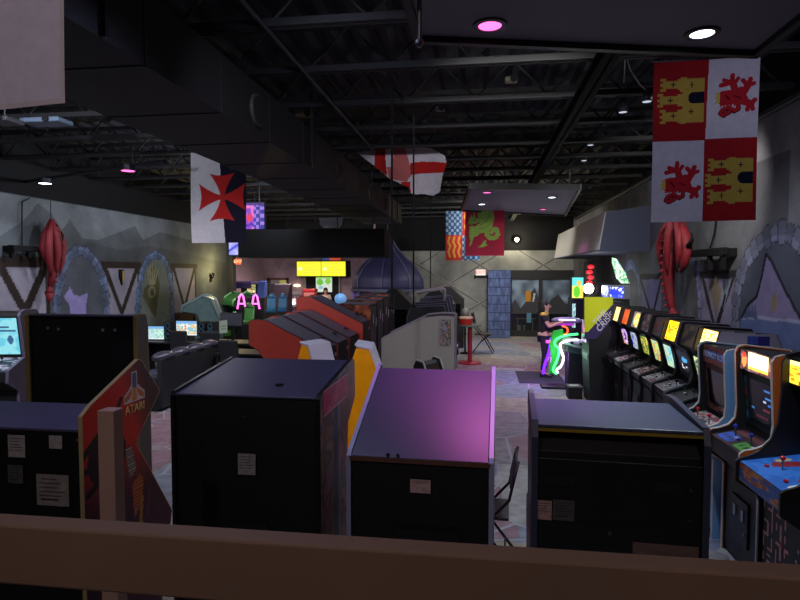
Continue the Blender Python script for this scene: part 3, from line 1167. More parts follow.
upright('black upright cabinet with black and white picture marquee and a yellow-green screen', (2.94, 8.59, 0), RW, .54, 'modern', BK, BLK2, BLK2,
        mq=blotch([(40, 40, 50), (150, 150, 165), (120, 60, 40), (60, 60, 80)], 6, 65), mqmat=PLAT, portrait=True, scr=blotch([(90, 120, 220), (160, 220, 120), (235, 220, 90), (220, 120, 60), (140, 215, 160)], 4, 66), scrmat=MART('screen_bright'), cp=blotch([(60, 60, 68), (200, 198, 204), (30, 30, 36), (170, 50, 40)], 9, 67), group=GR_, scale=MSC)


def mq_oval(U, V):
    c = blotch([(90, 84, 98), (120, 112, 122)], 5, 68)(U, V)
    m = incirc(U, V, .5, .5, .36, .44)
    c[m] = (255, 232, 150)
    c[m & (blotch([(0, 0, 0), (255, 255, 255)], 9, 69)(U, V)[:, 0] > 170)] = (240, 180, 60)
    return c


upright('black upright cabinet with a glowing cream oval on its grey marquee', (2.94, 9.14, 0), RW, .54, 'modern', BK, BLK2, BLK2,
        mq=mq_oval, mqmat=MART('marquee_cream', .4, emit=1.6), scr=blotch([(150, 160, 60), (90, 110, 40), (210, 190, 70)], 5, 70), group=GR_, scale=MSC)
upright('black upright cabinet with a plain orange-red marquee and blue-grey screen', (2.94, 9.74, 0), RW, .54, 'modern', BK, BLK2, BLK2,
        mq=blotch([(226, 84, 40), (240, 104, 54)], 3, 71), mqmat=MART('marquee_orange', .4, emit=1.1), scr=blotch([(40, 70, 200), (150, 160, 180), (190, 190, 190), (120, 140, 210)], 3, 72), scrmat=MART('screen_bright'), cp=blotch([(60, 60, 66), (200, 200, 205), (20, 20, 24), (150, 40, 36)], 7, 73), group=GR_, scale=MSC)
upright('black upright cabinet with pale yellow marquee and purple screen next to the yellow-green cabinet', (2.94, 10.36, 0), RW, .54, 'modern', BK, BLK2, BLK2,
        mq=blotch([(250, 200, 60), (255, 230, 150), (240, 210, 160)], 4, 75), mqmat=MART('marquee_cream'), scr=blotch([(60, 20, 120), (230, 200, 240), (120, 60, 190), (240, 190, 60)], 4, 76), group=GR_, scale=MSC)


# ---------------------------------------------------------------- foreground cabinets seen from behind
def back_label(t, cx, px, z, w, h, name='paper_label', m=PAPER, poly=None, dark=0, tint=(182, 176, 176), yaw=0):
    """printed sticker on the back board; px is the offset from the cabinet's centre seen from behind"""
    def fn(U, V):
        c = paint(len(U), tint) * (.9 + .2 * vnoise(U, V, 6, int(px * 100) % 50 + 3))[:, None]
        for k in range(dark):
            y = .82 - k * .13
            c[inrect(U, V, .1, .9 - .25 * ((k * 7) % 3) / 2, y, y + .05)] = [q * .45 for q in tint]
        return c
    x = -px
    o = art(name, (x + w / 2, .0045, z - h / 2), (-w, 0, 0), (0, 0, h), 30, 30, fn, PLAT, t, thick=.002, edge=tint)
    if poly:
        import bmesh
        bm = bmesh.new()
        bm.from_mesh(o.data)
        cs = np.array([f.calc_center_median() for f in bm.faces])
        keep = inpoly((x + w / 2 - cs[:, 0]) / w, (cs[:, 2] - z + h / 2) / h, poly)
        bm.faces.ensure_lookup_table()
        bmesh.ops.delete(bm, geom=[bm.faces[i] for i in np.nonzero(~keep)[0]], context='FACES')
        bm.to_mesh(o.data)
        bm.free()
    return o


def screws(t, pts, m=STEEL, r=.006):
    for x, z in pts:
        MB().cyl((-x, 0, z), (-x, .006, z), r, n=10).build('screw', m, t)


def px_back(cx, px, py, Y):
    p = at(px, py, Y=Y)
    return p.x - cx, p.z


# --- A: cabinet with the red side at the left
S_A = [(0, 0), (0, 1.635), (.07, 1.68), (.51, 1.862), (.54, 1.855), (.725, 1.645), (.735, 1.62), (.48, 1.38), (.47, 1.35), (.63, 1.12), (.86, .78), (.84, .7), (.72, .62), (.72, 0)]
B_A = [(.012, 0), (.012, 1.55), (.57, 1.55), (.46, 1.36), (.6, 1.13), (.8, .78), (.70, .62), (.70, 0)]
ca = thing('arcade_cabinet', 'low black cabinet with red printed side and flat shelf top, left behind the railing', 'arcade cabinet', (-2.697, 2.75, 0), PI, 'cabinets seen from behind at the railing')
shell(ca, 1.25, S_A, B_A, BLK, BLK2, M('cream_edge_strip', (186, 168, 122), .45), rib=.03)
MB().box(-.60, .60, -.58, -.012, 1.551, 1.562).build('shelf_top', M('shelf_grey_violet', (88, 84, 118), .45, noise=.2, nscale=3), ca)


def side_a(D, Z):
    n = vnoise(D, Z, 9, 81)
    c = paint(len(D), (214, 44, 36))
    t = ((D - .40 + (Z - 1.62) * .35) / .22).clip(0, 1)[:, None]
    c = c * (1 - t) + np.array((58, 26, 46)) * t
    t2 = ((1.40 - Z) / .35).clip(0, 1)[:, None]
    c = c * (1 - t2) + np.array((64, 24, 36)) * t2
    # spidery black arms
    for a, b, w in (((.10, 1.46), (.20, 1.62), .018), ((.20, 1.48), (.33, 1.66), .016), ((.0, 1.42), (.12, 1.50), .02), ((.0, 1.33), (.16, 1.36), .018), ((.03, 1.2), (.2, 1.28), .02)):
        c[inseg(D, Z, a, b, w)] = (16, 12, 18)
    c[incirc(D, Z, .2, 1.36, .17, .16)] = (18, 14, 20)
    # pale ribbed stripe and orange claw low on the panel
    m = inpoly(D, Z, [(.36, 1.36), (.42, 1.36), (.47, 1.2), (.40, 1.16)])
    c[m] = (170, 160, 140)
    c[m & ((Z * 60 % 1) < .4)] = (60, 40, 40)
    m = inpoly(D, Z, [(.42, 1.12), (.5, 1.16), (.54, 1.12), (.52, .98), (.44, .9)])
    c[m] = (190, 100, 40)
    c[m & ((Z * 45 % 1) < .35)] = (110, 44, 26)
    c[inline(D, Z, [(.52, 1.0), (.5, .86), (.56, .72)], .016)] = (170, 120, 40)
    c[inline(D, Z, [(.6, 1.04), (.58, .86)], .01)] = (120, 40, 30)
    # three-pronged emblem and the word under it
    cx, z0 = .465, 1.655
    white = (214, 206, 196)
    out = inpoly(D, Z, [(cx - .028, 1.80), (cx + .028, 1.80), (cx + .03, 1.72), (cx + .065, 1.69), (cx + .105, 1.665), (cx + .105, 1.615), (cx - .105, 1.615), (cx - .105, 1.665), (cx - .065, 1.69), (cx - .03, 1.72)])
    c[out] = white
    c[inpoly(D, Z, [(cx - .02, 1.792), (cx + .02, 1.792), (cx + .02, 1.70), (cx - .02, 1.70)])] = (70, 96, 140)
    for s in (-1, 1):
        c[inpoly(D, Z, [(cx + s * .032, 1.715), (cx + s * .04, 1.69), (cx + s * .096, 1.655), (cx + s * .096, 1.625), (cx + s * .05, 1.64), (cx + s * .03, 1.67)])] = (206, 110, 50)
    c[inpoly(D, Z, [(cx - .02, 1.70), (cx + .02, 1.70), (cx + .028, 1.625), (cx - .028, 1.625)])] = (222, 140, 60)
    return c


sideart('side_art', 1.25, -1, S_A, .007, side_a, PLAT, ca)
text('ATARI', ca, M('emblem_letter', (226, 196, 120), .5), .072, (-.629, -.465, 1.575), (0, -1, 0), (0, 0, 1), ext=.002)
for k, (px, py, w, h, d) in enumerate(((17, 446, .10, .12, 5), (56, 442, .075, .07, 0), (16, 474, .09, .1, 6))):
    x, z = px_back(-2.697, px, py, 2.75)
    back_label(ca, 0, x, z, w, h, dark=d, tint=(176, 168, 168) if k < 2 else (88, 88, 92))
x, z = px_back(-2.697, 53, 490, 2.75)
back_label(ca, 0, x, z, .19, .17, dark=6, tint=(150, 144, 140), poly=[(0, .62), (.3, 1), (.95, .72), (.92, .4), (1, .2), (.8, 0), (.3, .04), (.12, .2), (.1, .55)])
screws(ca, [px_back(-2.697, 78, 440, 2.75)], M('brass', (150, 130, 60), .3, .6), .008)

# --- tall cabinet behind it
a2 = thing('arcade_cabinet', 'wide tall black cabinet back with tan edge strips behind the red-sided one', 'arcade cabinet', (-3.385, 4.5, 0), PI, 'cabinets seen from behind at the railing')
S_2 = [(0, 0), (0, 2.02), (.03, 2.035), (.12, 2.035), (.15, 1.98), (.17, 1.2), (.17, 0)]
B_2 = [(.012, 0), (.012, 2.0), (.03, 2.02), (.11, 2.02), (.13, 1.96), (.15, 1.18), (.15, 0)]
shell(a2, 1.05, S_2, B_2, M('cabinet_side_grey', (84, 82, 80), .5), BLK2, TAN, th=.035)
MB().box(-.485, .485, -.11, .006, 2.021, 2.034).build('top_board', M('shelf_grey_violet'), a2)
screws(a2, [px_back(-3.385, *p, 4.5) for p in ((48, 328), (58.5, 329), (103, 330), (115, 330))], M('screw_bright', (230, 230, 225), .2, .7), .013)

# --- B
S_B = [(0, 0), (0, 1.765), (.015, 1.785), (.72, 1.858), (.77, 1.85), (.79, 1.82), (.80, 1.62), (.60, 1.5), (.55, 1.12), (.80, 1.02), (.80, .86), (.70, .78), (.70, 0)]
B_B = [(.012, 0), (.012, 1.762), (.72, 1.84), (.77, 1.62), (.57, 1.5), (.52, 1.1), (.76, 1.0), (.76, .86), (.66, .78), (.66, 0)]
cb = thing('arcade_cabinet', 'tall black cabinet back with grey top and pink plate on its brown side', 'arcade cabinet', (-1.175, 2.75, 0), PI, 'cabinets seen from behind at the railing')
shell(cb, .79, S_B, B_B, BLK, BLK2, M('black_edge'))
MB().prism_x(yz([(.0, 1.765), (.72, 1.844), (.72, 1.856), (.0, 1.777)]), -.374, .374).build('top_board', M('top_board_grey', (64, 64, 90), .42, noise=.25, nscale=4), cb, bevel=.003)
MB().cyl((-.12, -.18, 1.8), (-.12, -.18, 1.806), .022).build('cable_hole', BLKM, cb)


def side_b(D, Z):
    c = blotch([(110, 72, 60), (134, 92, 78), (96, 66, 62), (150, 110, 96)], 7, 91)(D, Z)
    c[((D + Z) * 38 % 1 < .18)] *= .86
    c[(D > .26) & (D < .36)] = (52, 56, 84)
    c[(D > .36) & (D < .40)] = (122, 112, 132)
    c[Z > 1.80] *= .9
    return c


def plate_b(U, V):
    c = paint(len(U), (178, 84, 110))
    c *= (.8 + .4 * vnoise(U, V, 5, 92))[:, None]
    k = U * 7
    i = k.astype(int)
    f = k - i
    stem = ((f > .12) & (f < .34)) | ((f > .6) & (f < .84) & (i % 2 == 0)) | ((V > .78) & (f < .84) & (i % 3 != 1)) | ((np.abs(V - .5) < .07) & (i % 3 == 1) & (f < .8))
    c[stem & (V > .12) & (V < .9)] = (196, 36, 62)
    c[(U < .015) | (U > .985) | (V < .04) | (V > .96)] = (214, 150, 166)
    return c


sideart('side_art', .79, -1, S_B, .01, side_b, PLAT, cb)
art('side_plate', (-.3985, -.05, 1.665), (0, -.52, 0), (0, 0, .135), 80, 22, plate_b, PLAT, cb, thick=.002)
x, z = px_back(-1.175, 247, 464, 2.75)
back_label(cb, 0, x, z, .093, .108, dark=5, tint=(150, 146, 150))
screws(cb, [px_back(-1.175, *p, 2.75) for p in ((245, 417), (200, 440), (300, 436), (315, 410))])
MB().box(-.12, .12, 0, .006, 1.05, 1.12).build('vent_grille', BLKM, cb)

# --- C: the one with the sloping top under the pink light
S_C = [(0, 0), (0, 1.487), (.02, 1.505), (.73, 1.822), (.77, 1.825), (.80, 1.79), (.79, 1.6), (.56, 1.5), (.52, 1.12), (.78, 1.02), (.78, .86), (.68, .78), (.68, 0)]
B_C = [(.012, 0), (.012, 1.48), (.72, 1.80), (.76, 1.6), (.53, 1.5), (.5, 1.1), (.74, 1.0), (.74, .86), (.64, .78), (.64, 0)]
cc = thing('arcade_cabinet', 'black cabinet back with long sloping pink-lit top and silver side strips', 'arcade cabinet', (-.29, 2.75, 0), PI - .035, 'cabinets seen from behind at the railing')
shell(cc, .72, S_C, B_C, BLK, BLK2, SILV)
MB().prism_x(yz([(.0, 1.482), (.715, 1.803), (.71, 1.814), (-.004, 1.493)]), -.337, .337).build('top_board', M('sloped_board_grey', (62, 62, 84), .38, noise=.2, nscale=2.5), cc, bevel=.003)
MB().box(-.345, .345, -.01, .006, 1.468, 1.49).build('top_lip', M('lip_brown', (96, 66, 56), .5), cc)
x, z = px_back(-.297, 419, 486, 2.75)
back_label(cc, 0, x, z, .10, .066, dark=2, tint=(186, 160, 160))
screws(cc, [px_back(-.297, *p, 2.75) for p in ((350, 468), (486, 479), (450, 524))])
screws(cc, [(-.15, 1.505), (-.1, 1.505)], STEEL, .01)
MB().box(-.2, .12, 0, .006, 1.08, 1.14).build('vent_grille', BLKM, cc)

# --- D: the wide black one at the right
S_D = [(0, 0), (0, 1.60), (.03, 1.675), (.55, 1.70), (.70, 1.69), (.74, 1.6), (.58, 1.5), (.54, 1.12), (.78, 1.02), (.78, .86), (.70, .78), (.70, 0)]
B_D = [(.03, 0), (.03, 1.53), (.10, 1.60), (.60, 1.66), (.70, 1.6), (.55, 1.5), (.5, 1.1), (.74, 1.0), (.74, .86), (.66, .78), (.66, 0)]
D_CX = .655
cdx = thing('arcade_cabinet', 'wide black cabinet back with a gold line under its flat top, right behind the railing', 'arcade cabinet', (D_CX, 2.80, 0), PI - R(3), 'cabinets seen from behind at the railing')
shell(cdx, .80, S_D, B_D, BLK, BLK2, M('blue_grey_edge', (60, 65, 86), .35), th=.028)
MB().box(-.37, .37, -.60, -.01, 1.648, 1.664).build('top_board', M('top_board_blue_grey', (62, 70, 98), .38, noise=.2, nscale=3), cdx, bevel=.003)
MB().box(-.37, .37, -.016, -.006, 1.632, 1.646).build('gold_strip', M('gold_strip', (176, 150, 60), .35, .4), cdx)
MB().box(-.371, .371, -.09, -.012, .12, 1.50).build('back_board', BLK, cdx, bevel=.004)
MB().box(-.371, .371, -.012, -.008, 1.19, 1.197).build('board_seam', BLKM, cdx)
for px, py, w, h, tint, d in ((543, 512, .085, .095, (168, 138, 134), 4), (564, 512, .1, .1, (84, 82, 86), 6)):
    x, z = px_back(D_CX, px, py, 2.8)
    o = back_label(cdx, 0, x, z, w, h, dark=d, tint=tint)
    o.location.y = -.0105
for px, py in ((560, 482), (668, 488)):
    x, z = px_back(D_CX, px, py, 2.8)
    MB().box(-x - .07, -x + .07, -.012, -.006, z - .03, z + .03).build('vent_grille', BLKM, cdx)
x, z = px_back(D_CX, 665, 552, 2.8)
o = back_label(cdx, 0, x, z, .29, .075, name='torn_tape', tint=(112, 92, 86), poly=[(.0, .1), (.12, .62), (.9, .5), (1, .0)])
o.location.y = -.0105
for p in ((537, 483), (690, 490), (689, 520), (610, 534)):
    x, z = px_back(D_CX, *p, 2.8)
    MB().cyl((-x, -.012, z), (-x, -.004, z), .008, n=10).build('screw', STEEL, cdx)

# --- E: cabinet at the left frame edge, screen towards the room
pe = at(20, 345, Y=6.3)
S_E = [(0, 0), (0, 1.84), (.08, 1.92), (.34, 1.93), (.42, 1.90), (.44, 1.86), (.36, 1.34), (.70, 1.22), (.72, 1.08), (.5, .95), (.5, 0)]
B_E = [(.012, .02), (.012, 1.82), (.08, 1.9), (.36, 1.9), (.385, 1.85), (.30, 1.32), (.67, 1.19), (.68, 1.08), (.48, .95), (.48, .02)]
ce_ = thing('arcade_cabinet', 'upright cabinet with bright cyan screen and pale violet edge at the left', 'arcade cabinet', (pe.x - .47, 6.75, 0), .2)
shell(ce_, .66, S_E, B_E, M('dark_violet_laminate', (58, 52, 66), .5), BLK2, M('pale_violet_edge', (104, 94, 118), .5), rib=.034, th=.032)
frontart('screen', .5, (.312, 1.37), (.384, 1.83), 40, 40, lambda U, V: np.where((inrect(U, V, .1, .95, .62, .68) | inrect(U, V, .1, .8, .72, .78) | incirc(U, V, .8, .4, .07, .12))[:, None], (60, 100, 140), blotch([(110, 205, 230), (150, 228, 240), (130, 215, 235)], 3, 96)(U, V)), MART('screen_cyan', .2, emit=1.0), ce_, .004, .003)
frontart('control_panel', .58, (.665, 1.195), (.31, 1.325), 30, 16, blotch([(60, 56, 70), (190, 184, 200), (40, 40, 50)], 5, 97), PLAT, ce_, .004, .004)
stick(ce_, .12, .48, 1.265, BLKM)
# ================================================================ RAILING
WOOD = M('rail_wood', (178, 142, 130), .6, noise=.22, nscale=5, bump=.15)
rl = thing('wooden_railing', 'wooden railing board across the bottom of the view', 'railing', (0, .83, 0))
rr = MB()
rr.box(-1.9, 1.5, -.021, .021, 1.898, 1.996)
rr.build('top_rail', M('rail_wood_long', (136, 108, 90), .6, noise=.25, nscale=3, bump=.2), rl, bevel=.004)
for x in (-1.75, 1.4):
    MB().box(x - .04, x + .04, -.10, -.021, .85, 1.96).build('post', WOOD, rl, bevel=.004)
pw = thing('wooden_post', 'square wooden post standing beside the red cabinet side', 'post', (-1.4105, 2.03, 0))
MB().box(-.0335, .0335, -.031, .031, .02, 1.872).build('shaft', WOOD, pw, bevel=.003)
MB().box(-.08, .08, -.08, .08, 0, .02).build('base_plate', DSTEEL, pw)

# ================================================================ FLAGS
def flag(label, p0, w, h, nx, ny, fn, amp=.02, freq=3.0, skew=(0, 0), clip=None, rod=True, cords=None, ph=0.0, zc=4.42):
    t = thing('hanging_flag', label, 'flag', p0, 0, 'flags hanging from the ceiling')
    dsp = lambda U, V: amp * np.sin(U * freq * 2 * PI + ph + V * 1.3) * (1.1 - V) + amp * .5 * np.sin(V * 5 + U * 2)
    o = art('cloth', (0, 0, 0), (w, skew[0], skew[1]), (0, 0, h), nx, ny, fn, CLOTH, t, disp=dsp)
    if clip:
        import bmesh
        bm = bmesh.new()
        bm.from_mesh(o.data)
        cs = np.array([f.calc_center_median() for f in bm.faces])
        keep = inpoly(cs[:, 0] / w, cs[:, 2] / h, clip)
        bm.faces.ensure_lookup_table()
        bmesh.ops.delete(bm, geom=[bm.faces[i] for i in np.nonzero(~keep)[0]], context='FACES')
        bm.to_mesh(o.data)
        bm.free()
    if rod:
        MB().cyl((-.02, 0, h), (w + .02, skew[0], h + skew[1]), .008, n=6).build('hanging_rod', DSTEEL, t)
        for x in (.04, w - .04):
            z0 = h + skew[1] * x / w
            MB().cyl((x, 0, z0), (x, 0, max(zc - p0[2], z0 + .06)), .003, n=5).build('cord', BLKM, t)
    return t


WHF, REDF = (180, 176, 190), (138, 26, 32)


def castle_leon(U, V):
    x, y = 15 + U * 343, 35 + (1 - V) * 535
    c = paint(len(U), WHF)
    c[(x < 190 + (y - 300) * -.02) & (y < 300)] = REDF
    c[(x > 186) & (y > 297)] = REDF
    gold, blk, red = (158, 136, 60), (20, 20, 38), (158, 30, 40)
    for ox, oy in ((0, 0), (163, 270)):
        X, Y = x - ox, y - oy
        m = inrect(X, Y, 112, 183, 95, 240)
        for a, b, x0 in ((97, 130, 46), (147, 182, 38), (200, 238, 46)):
            m |= inrect(X, Y, x0, 112, a + 4, b - 4)
            for k in range(3):
                yy = a + (b - a) * k / 2.0
                m |= inrect(X, Y, x0 - 9, x0 + 10, yy - 4.5, yy + 4.5)
            m |= inrect(X, Y, 96, 112, a - 2, b + 2)
        for yy in (97, 132, 167, 202, 238):
            m |= inrect(X, Y, 104, 124, yy - 6, yy + 6)
        c[m] = gold
        c[inrect(X, Y, 148, 183, 140, 178) | incirc(X, Y, 148, 159, 17, 19)] = blk
        for cx, cy in ((80, 113), (72, 165), (82, 217), (142, 116), (142, 204)):
            c[inseg(X, Y, (cx - 7, cy), (cx + 7, cy), 1.6) | inseg(X, Y, (cx, cy - 8), (cx, cy + 8), 1.6)] = blk
    for ox, oy in ((0, 0), (-174, 281)):
        X, Y = x - ox, y - oy
        m = inseg(X, Y, (246, 166), (288, 162), 24) | inseg(X, Y, (284, 158), (304, 172), 19) | inseg(X, Y, (270, 150), (300, 140), 9)
        for a, b, w in [((284, 150), (272, 116), 9), ((272, 116), (236, 124), 6), ((272, 116), (244, 108), 5), ((270, 112), (272, 94), 6), ((280, 118), (290, 104), 5),
                        ((300, 165), (322, 128), 9), ((322, 128), (306, 112), 6), ((322, 128), (330, 108), 6), ((322, 128), (342, 122), 5),
                        ((304, 178), (334, 188), 9), ((334, 188), (346, 176), 6), ((334, 188), (340, 204), 6), ((330, 190), (322, 206), 6)]:
            m |= inseg(X, Y, a, b, w * 1.3)
        for k in range(5):
            m |= inseg(X, Y, (240 + k * 11, 178), (236 + k * 11, 190), 3.5)
        tail = inline(X, Y, [(292, 182), (292, 202), (280, 208), (262, 196), (244, 202), (236, 216), (246, 222), (264, 212)], 5.5)
        c[inline(X, Y, [(292, 182), (293, 203), (280, 210), (262, 198), (244, 204), (236, 216), (246, 223), (264, 213)], 8)] = (60, 16, 24)
        c[m] = red
        c[tail] = red
        c[inseg(X, Y, (252, 158), (262, 170), 3) | inseg(X, Y, (280, 160), (300, 168), 2.2)] = (80, 14, 22)
        c[inpoly(X, Y, [(216, 146), (224, 158), (214, 163), (224, 170), (216, 184), (233, 182), (233, 150)])] = (180, 160, 70)
    return c


flag('white and red quartered flag with golden castles and red lions', (1.655, 5.97, 2.885), .955, 1.545, 200, 300, castle_leon, .012, 1.5, (0, .012))


def templar(U, V):
    x, y = 40 + U * 290, 62 + (1 - V) * 448
    c = paint(len(U), (176, 174, 180))
    c[x > 190 + (y - 62) * .06] = (24, 22, 36)
    cx, cy = 205, 285
    dx, dy = x - cx, y - cy
    m = np.zeros(len(U), bool)
    for a, b, L in ((dx, dy, 122), (dy, dx, 118)):
        t = np.abs(a) / L
        hw = 10 + 58 * t ** 1.55
        m |= (np.abs(b) < hw) & (t < 1 - .10 * (1 - np.minimum(np.abs(b) / 68, 1) ** 2))
    c[m] = (160, 34, 34)
    return c


flag('white and black flag with a red cross with flared arms', (-4.74, 9.05, 2.88), .95, 1.49, 130, 190, templar, .02, 1.4)


def plain_white(U, V):
    c = paint(len(U), (212, 204, 226))
    c[(U > .985) | (V < .012)] = (206, 194, 204)
    return c


flag('plain off-white flag hanging at the top left corner', (-2.42, 1.95, 2.99), .93, 1.5, 60, 80, plain_white, .012, 1.2, (0, .02))

pa, pb = at(353, 200, Y=10), at(449, 144, Y=10)


def stg_xy(U, V):
    return (3 + U * 96) * 6.667 , (14 + (1 - V) * 56) * 6.667


def st_george(U, V):
    x, y = stg_xy(U, V)
    c = paint(len(U), (190, 184, 196))
    red, pale = (168, 34, 34), (176, 96, 98)
    c[inpoly(x, y, [(250, 240), (290, 240), (292, 105), (370, 105), (400, 215), (412, 300), (385, 352), (262, 322)])] = pale
    c[inpoly(x, y, [(163, 100), (238, 100), (240, 200), (252, 300), (200, 262), (163, 225)])] = red
    c[inpoly(x, y, [(402, 214), (480, 206), (560, 210), (660, 224), (660, 292), (560, 288), (480, 288), (410, 300)])] = red
    c[inpoly(x, y, [(344, 352), (408, 348), (412, 440), (400, 440)])] = red
    return c


out = [(40, 128), (270, 112), (470, 106), (545, 120), (635, 175), (645, 230), (620, 310), (600, 425), (560, 445), (490, 432), (430, 440), (405, 420), (400, 390), (340, 360), (265, 320), (160, 225)]
clip = [((x / 6.667 - 3) / 96, 1 - (y / 6.667 - 14) / 56) for x, y in out]
sg = flag('draped white flag with red cross bands sagging under the ceiling', (pa.x, 10.0, pa.z), pb.x - pa.x, pb.z - pa.z, 150, 90, st_george, .05, 2.2, clip=clip, rod=False)
W_, H_ = pb.x - pa.x, pb.z - pa.z
for u, v in ((.06, .93), (.5, .975), (.92, .80)):
    MB().cyl((u * W_, .03, v * H_ - .04), (u * W_, .03, 4.44 - pa.z + .02), .004, n=5).build('cord', BLKM, sg)


def arms(U, V):
    x, y = 160 + U * 165, 272 + (1 - V) * 278
    c = paint(len(U), (52, 88, 132))
    t = ((x - 160) * 1.0 % 26 < 11) & ((y - 272) % 34 < 16)
    t |= ((x - 147) * 1.0 % 26 < 11) & ((y - 255) % 34 < 16)
    c[t] = (150, 170, 190)
    for q in (inrect(x, y, 150, 240, 408, 560), inrect(x, y, 240, 330, 262, 410)):
        c[q] = (176, 56, 48)
        for k in range(3):
            cx = 178 + k * 24
            m = q & inline((x - 160) % 80 + 160, (y - 272) % 138 + 410, [(cx, 420), (cx - 6, 446), (cx + 5, 470), (cx - 5, 500), (cx + 3, 530)], 5)
            c[m] = (206, 140, 60)
    return c


flag('blue and red quartered flag with gold figures half behind the dragon flag', (-.94, 16.0, 2.72), .93, 1.36, 70, 100, arms, .015, 1.5, zc=4.44)


def dragon_flag(U, V):
    x, y = 272 + U * 231, 225 + (1 - V) * 285
    c = paint(len(U), (206, 62, 84))
    g = (172, 214, 100)
    m = inpoly(x, y, [(352, 240), (400, 228), (436, 240), (445, 285), (432, 340), (415, 360), (412, 400), (396, 396), (384, 372), (360, 378), (340, 395), (318, 400), (300, 392), (304, 360), (318, 340), (340, 332), (352, 300), (345, 265)])
    m |= inpoly(x, y, [(288, 318), (296, 292), (306, 262), (316, 285), (326, 236), (334, 285), (352, 290), (362, 315), (350, 330), (330, 318), (310, 326)])
    m |= inpoly(x, y, [(300, 330), (340, 338), (330, 380), (312, 440), (296, 458), (304, 420), (296, 390)])
    m |= inline(x, y, [(400, 385), (420, 405), (445, 405), (465, 385), (460, 355), (440, 352), (430, 370)], 13)
    m |= inpoly(x, y, [(384, 420), (398, 418), (396, 440), (410, 446), (380, 460), (345, 460), (366, 448)])
    for k in range(7):
        a = k / 7 * 5.5 + .2
        m |= incirc(x, y, 448 + 28 * math.cos(a), 380 + 30 * math.sin(a), 6)
    c[m] = g
    c[inseg(x, y, (300, 330), (355, 318), 3)] = (130, 40, 50)
    c[incirc(x, y, 326, 298, 4)] = (60, 70, 40)
    c[inline(x, y, [(360, 330), (400, 300), (420, 250)], 1.6) | inline(x, y, [(352, 350), (390, 345), (425, 320)], 1.4)] = (108, 140, 62)
    return c


flag('red flag with a pale green dragon hanging under the far ceiling panel', (-.37, 14.35, 2.80), .95, 1.17, 110, 130, dragon_flag, .012, 1.4, zc=3.95)

# white cloth bundle above the bulkhead
p = at(319, 228, Y=14.6)
q = at(343, 217, Y=14.6)
flag('small plain white cloth draped above the hanging black bulkhead', (p.x, 14.6, p.z), q.x - p.x, q.z - p.z, 30, 16, solid((150, 150, 152)), .02, 2, clip=[(0, 1), (1, 1), (.97, .3), (.85, .02), (.2, .0), (.05, .3)], zc=4.44)

# ================================================================ RED CLOTH DRAGONS ON THE WALLS
RDRA = M('dragon_red_cloth', (108, 7, 22), .7, noise=.3, nscale=9, bump=.3)
HORN = M('dragon_black_horn', (5, 5, 6), .7, spec=.2)


def wall_dragon(label, X, pts, lobes, horns, sx, tip):
    """hanging soft dragon: tapered body along pts, folded wings as lobes"""
    c = at(*pts[0][0], X=X)
    t = thing('plush_dragon', label, 'dragon decoration', (X, c.y, 0), 0, 'red dragons hung on the walls')
    O = Vector((X, c.y, 0))
    path = [at(px, py, X=X + sx * dx) - O for (px, py), r, dx in pts]
    o = MB().tube(path, [r for _, r, _ in pts], 14).build('body', RDRA, t, smooth=True)
    for lb in lobes:
        pp = [at(px, py, X=X + sx * dx) - O for (px, py), r, dx in lb]
        MB().tube(pp, [r for _, r, _ in lb], 12).build('wing', RDRA, t, smooth=True)
    for hn in horns:
        MB().tube([at(px, py, X=X + sx * .1) - O for px, py in hn], [.035, .028, .006][:len(hn)], 8).build('horn', HORN, t, smooth=True)
    for i in range(1, len(path) - 1):
        for f in (0, .5):
            q = path[i] * (1 - f) + path[i + 1] * f + Vector((sx * pts[i][1] * .9, 0, 0))
            MB().cyl(q, q + Vector((sx * .07, 0, -.03)), .025, .002, 8).build('spine_spike', RDRA, t, smooth=True)
    e = at(*tip[0], X=X) - O
    f = at(*tip[1], X=X) - O
    MB().cyl(e, e * .6 + f * .4, .02, .09, 10).cyl(e * .6 + f * .4, f, .09, .004, 10).build('tail_tip', RDRA, t, smooth=True)
    MB().cyl(path[0], path[0] + Vector((0, 0, .35)), .006, n=6).build('hanging_cord', HORN, t)
    return t


def lobe(*p):
    return list(p)


wall_dragon('red cloth dragon hung on the left wall', XL + .26,
            [((51, 219), .03, .0), ((52, 225), .10, 0), ((53, 236), .15, 0), ((54, 250), .13, .0), ((54, 263), .10, 0), ((53, 275), .075, 0), ((50.5, 287), .045, 0)],
            [lobe(((50, 222), .03, .02), ((45.5, 236), .08, .0), ((43.5, 248), .085, 0), ((45.5, 258), .05, 0), ((47.5, 264), .01, 0)),
             lobe(((51, 222), .03, .1), ((49, 236), .07, .13), ((48.5, 252), .07, .13), ((50, 268), .05, .1), ((51, 276), .015, .05)),
             lobe(((52, 222), .03, .1), ((56, 236), .07, .14), ((58, 252), .065, .13), ((57, 268), .04, .1), ((56, 276), .01, .05)),
             lobe(((53, 223), .03, .02), ((60, 234), .06, .02), ((63.5, 246), .06, .02), ((62.5, 262), .045, .02), ((59, 276), .01, .02))],
            [[(60, 233), (62.5, 236), (62.5, 241)]], 1, ((50, 286), (49, 304)))
